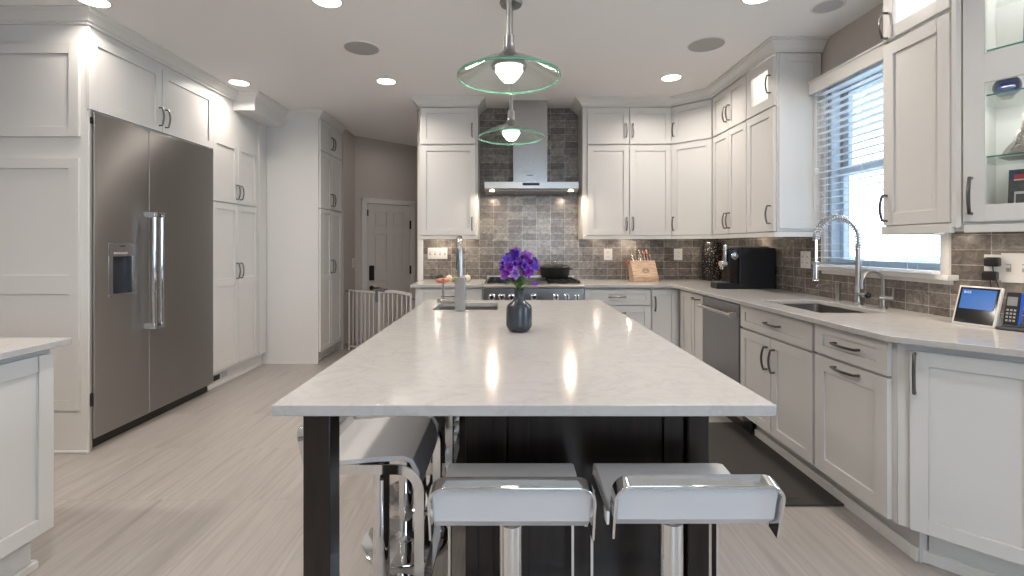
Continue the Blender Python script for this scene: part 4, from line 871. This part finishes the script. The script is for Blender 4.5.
# ------------------------------------------------------------------ stools
def stool(label, x, y, rz, hs, w_=.36, dp_=.155, fr_=.175, lean=.25, low=.36):
    t = thing('bar_stool', label, 'stool', (x, y, 0), rz)
    hw = w_/2
    prof = [(-dp_-.012, hs+.080), (-dp_-.002, hs+.045), (-dp_+.004, hs+.010), (-dp_+.026, hs-.010), (-dp_+.07, hs-.008), (.04, hs+.004), (fr_-.06, hs+.007), (fr_-.03, hs-.004), (fr_-.010, hs-.042), (fr_-.003, hs-.085)]
    th = .016; n = len(prof); outr = []
    for i, p in enumerate(prof):
        a = Vector(prof[max(i-1, 0)]); b = Vector(prof[min(i+1, n-1)]); d = (b-a).normalized(); outr.append((p[0]-(-d.y)*th*-1*-1, p[1]-d.x*th))
    # offset outward (below / behind)
    outr = []
    for i, p in enumerate(prof):
        a = Vector(prof[max(i-1, 0)]); b = Vector(prof[min(i+1, n-1)]); d = (b-a).normalized(); nn = Vector((d.y, -d.x)); outr.append((p[0]+nn.x*th, p[1]+nn.y*th))
    seat = MB().xprism(prof+outr[::-1], -hw+.006, hw-.006).build('seat', SEAT, t, bevel=.005)
    # chrome back frame: inverted U with rounded corners
    r = .035; top = hs+.090; P = [(-hw, hs-.034), (-hw, top-r)]
    P += [(-hw+r-r*cos(a), top-r+r*sin(a)) for a in [pi/2*i/6 for i in range(1, 7)]]
    P += [(hw-r+r*sin(a), top-r+r*cos(a)) for a in [pi/2*i/6 for i in range(0, 7)]] + [(hw, hs-.034)]
    MB().strip([(p[0], -dp_-.016-lean*(p[1]-hs-.05), p[1]) for p in P], .034, .006, (0, 1, lean)).build('back_frame', CHROME, t, bevel=.0015)
    # flat side frames running under the seat and down to the footrest
    zb = hs-.034
    for s in (-1, 1):
        Q = [(s*(hw-.004), -dp_+.06, zb), (s*(hw-.004), fr_-.08, zb)]+[(s*(hw-.004), fr_-.08+.07*sin(a), zb-.07+.07*cos(a)) for a in [pi/2*i/8 for i in range(1, 9)]]+[(s*(hw-.004), fr_-.01, hs-low)]
        m = MB(); PP = [Vector(q) for q in Q]; k = len(PP); vs = []
        for i in range(k):
            T = (PP[min(i+1, k-1)]-PP[max(i-1, 0)]).normalized(); N_ = Vector((1, 0, 0)).cross(T)
            for a_, b_ in ((-1, -1), (1, -1), (1, 1), (-1, 1)): vs.append(PP[i]+Vector((1, 0, 0))*a_*.0035+N_*b_*.015)
        m.add(vs, [(i*4+j, i*4+(j+1) % 4, (i+1)*4+(j+1) % 4, (i+1)*4+j) for i in range(k-1) for j in range(4)]+[(0, 1, 2, 3), tuple(range(4*k-4, 4*k))])
        m.build('side_frame', CHROME, t)
    MB().box(-hw+.001, hw-.001, fr_-.027, fr_+.007, hs-low-.008, hs-low).build('footrest', CHROME, t, bevel=.002)
    MB().box(-hw+.004, hw-.004, -.03, .04, hs-.046, hs-.022).box(-.06, .06, -.045, .05, hs-.058, hs-.046).build('seat_plate', NICKEL, t, bevel=.003)
    MB().lathe([(.018, .3), (.018, hs-.055)], 20).build('piston', CHROME, t)
    MB().lathe([(.0285, .02), (.0285, hs-.086), (.026, hs-.084)], 28).build('column', CHROME, t)
    MB().lathe([(.182, 0), (.186, .004), (.184, .010), (.17, .014), (.10, .018), (.045, .024), (.034, .034), (.029, .05)], 48).build('base', CHROME, t)
    MB().tube([(.02, .0, hs-.078), (.10, .03, hs-.085), (.12, .032, hs-.095)], .006, 8).build('height_lever', BLACK, t)
    return t
stool('chrome and white bar stool at the front of the island, directly below the vase', .008, 1.160, 0, .690, .342, .142, .162)
stool('chrome and white bar stool at the island\'s front right corner, raised highest', .390, 1.150, 0, .700, .342, .142, .150)
stool('chrome and white bar stool seen side-on behind the dark island leg', -.440, 1.668, -pi/2, .612, .37, .175, low=.46)
stool('chrome and white bar stool beyond the nearest side-on one, along the island\'s left side', -.440, 2.07, -pi/2, .612, .37, .175, low=.46)
stool('farthest chrome and white bar stool on the island\'s left side, mostly hidden', -.448, 2.46, -pi/2, .612, .37, .175, low=.46)

# floor mat
o = MB().box(1.10, 1.640, 2.335, 3.42, 0, .012).build('floor_mat', mat('charcoal_rubber_mat', (.045, .04, .036), .55, bump=.4, bscale=220), bevel=.005)
tag(o, 'dark anti-fatigue mat on the floor in front of the sink cabinets', 'mat')
MB().box(1.385, 1.445, 2.385, 2.392, .0121, .0125).build('maker_mark', BLACK, o)

# ------------------------------------------------------------------ ceiling fittings and pendants
EM = mat('lit_downlight_lens', (1, .95, .9), .5, emit=(1, .93, .84), es=9); OFF = mat('unlit_lens', (.5, .5, .52), .3)
def downlight(label, x, y, lit=True, p=13.5, r=.078, col=WARM):
    t = thing('recessed_downlight', label, 'ceiling light', (x, y, ZC))
    MB().lathe([(r+.014, 0), (r+.014, -.003), (r+.004, -.006), (r, -.004), (r, 0)], 36).build('trim_ring', TRIM, t)
    MB().lathe([(r-.0005, -.0005), (r-.0005, -.004), (r*.5, -.0048)], 36).build('lens', EM if lit else OFF, t)
    if lit: area('downlight_glow', (0, 0, -.012), (0, 0, 0), .15, .15, p, col, t, 'DISK', spread=R(150))
    return t
downlight('lit recessed ceiling light beside the crown above the pantry', -2.36, 4.215, p=8)
downlight('lit recessed ceiling light in front of the hallway opening', -1.06, 4.18)
downlight('lit recessed ceiling light near the back right corner cabinets', 1.39, 4.09)
downlight('lit ceiling light at the top edge above the refrigerator', -2.42, 2.80, p=7)
downlight('lit ceiling light at the top edge left of the pendants', -1.056, 2.80)
downlight('lit ceiling light at the top edge right of the pendants', 1.437, 2.755)
downlight('unlit recessed ceiling light near the window', 1.91, 2.866, False)
for x, y in ((-2.6, 1.2), (-1.0, 1.1), (1.3, 1.1), (-1.0, -.8), (1.3, -.8), (-2.6, -.8)): downlight('unseen ceiling light added out of frame to light the room', x, y, p=24 if x < -2 else 15)['group'] = 'unseen ceiling lights added out of frame'  # unseen downlights added out of frame to supply light to the room
area('hall_fill_light', (-1.35, 6.1, 2.6), (0, 0, 0), .3, .3, 2, WARM)  # added fill lamp without a fitting, brightens the hall door and walls
SPK = mat('speaker_grille_grey', (.42, .41, .40), .7, bump=.6, bscale=500)
for lab, x, y in (('round grey ceiling speaker left of the pendants', -1.06, 3.477), ('round grey ceiling speaker right of the pendants', 1.41, 3.416)):
    t = thing('ceiling_speaker', lab, 'speaker', (x, y, ZC)); MB().lathe([(.120, 0), (.120, -.004), (.116, -.006), (.05, -.0065)], 40).build('grille', SPK, t); MB().lathe([(.126, 0), (.126, -.004), (.1205, -.005), (.1205, 0)], 40).build('trim_ring', TRIM, t)
PN = mat('pendant_nickel', (.33, .325, .32), .3, 1)
def pendant(label, x, y, zr):
    t = thing('pendant_light', label, 'pendant light', (x, y, zr)); top = ZC-zr
    MB().lathe([(.065, top), (.067, top-.012), (.06, top-.026), (.02, top-.032)], 32).build('canopy', PN, t)
    MB().tube([(0, 0, top-.03), (0, 0, .135)], .0105, 14).build('rod', PN, t)
    MB().lathe([(.012, .155), (.020, .15), (.0215, .112), (.022, .098), (.030, .086), (.044, .073), (.047, .066)], 28).build('socket_cap', PN, t)
    R0 = .19
    sh = MB(); pr = [(.045, .068), (.09, .056), (.14, .03), (R0, 0), (R0, -.004), (.138, .025), (.088, .051), (.045, .062)]; nn_ = 56
    sh = MB().lathe(pr, nn_); sh.f = sh.f[:-2]; sg = sh.build('glass_shade', SHADEG, t)
    MB().lathe([(R0+.0002, .0015), (R0+.004, .001), (R0+.004, -.005), (R0-.003, -.006), (R0-.004, -.004)], nn_).build('glass_rim', GREENG, sg) if False else None
    rim = MB(); k = nn_; vs = []
    for (rr, zz) in ((R0+.0003, .002), (R0+.0045, .001), (R0+.0045, -.006), (R0-.0005, -.0065)):
        vs += [(rr*cos(2*pi*j/k), rr*sin(2*pi*j/k), zz) for j in range(k)]
    rim.add(vs, [(i*k+j, i*k+(j+1) % k, ((i+1) % 4)*k+(j+1) % k, ((i+1) % 4)*k+j) for i in range(4) for j in range(k)]); rim.build('glass_rim', GREENG, sg)
    MB().lathe([(.045, .0605), (.062, .052), (.068, .038), (.064, .030), (.050, .030)], 32).build('lamp_collar', PN, t)
    MB().lathe([(.012, .030), (.050, .029), (.052, .020), (.044, .008), (.034, -.006), (.022, -.018), (.008, -.023)], 28).build('bulb', mat('lit_bulb', (1, 1, 1), .4, emit=(1, .95, .86), es=9), t)
    l = bpy.data.lights.new('pendant_glow', 'POINT'); l.energy = 4; l.color = (1, .92, .82); l.shadow_soft_size = .04
    o = bpy.data.objects.new('pendant_glow', l); COL.objects.link(o); o.parent = t; o.location = (0, 0, -.045)
pendant('nearer glass disc pendant light over the front of the island', .004, 1.80, 1.905)
pendant('farther glass disc pendant light seen below the near one, before the hood', .018, 2.81, 1.905)
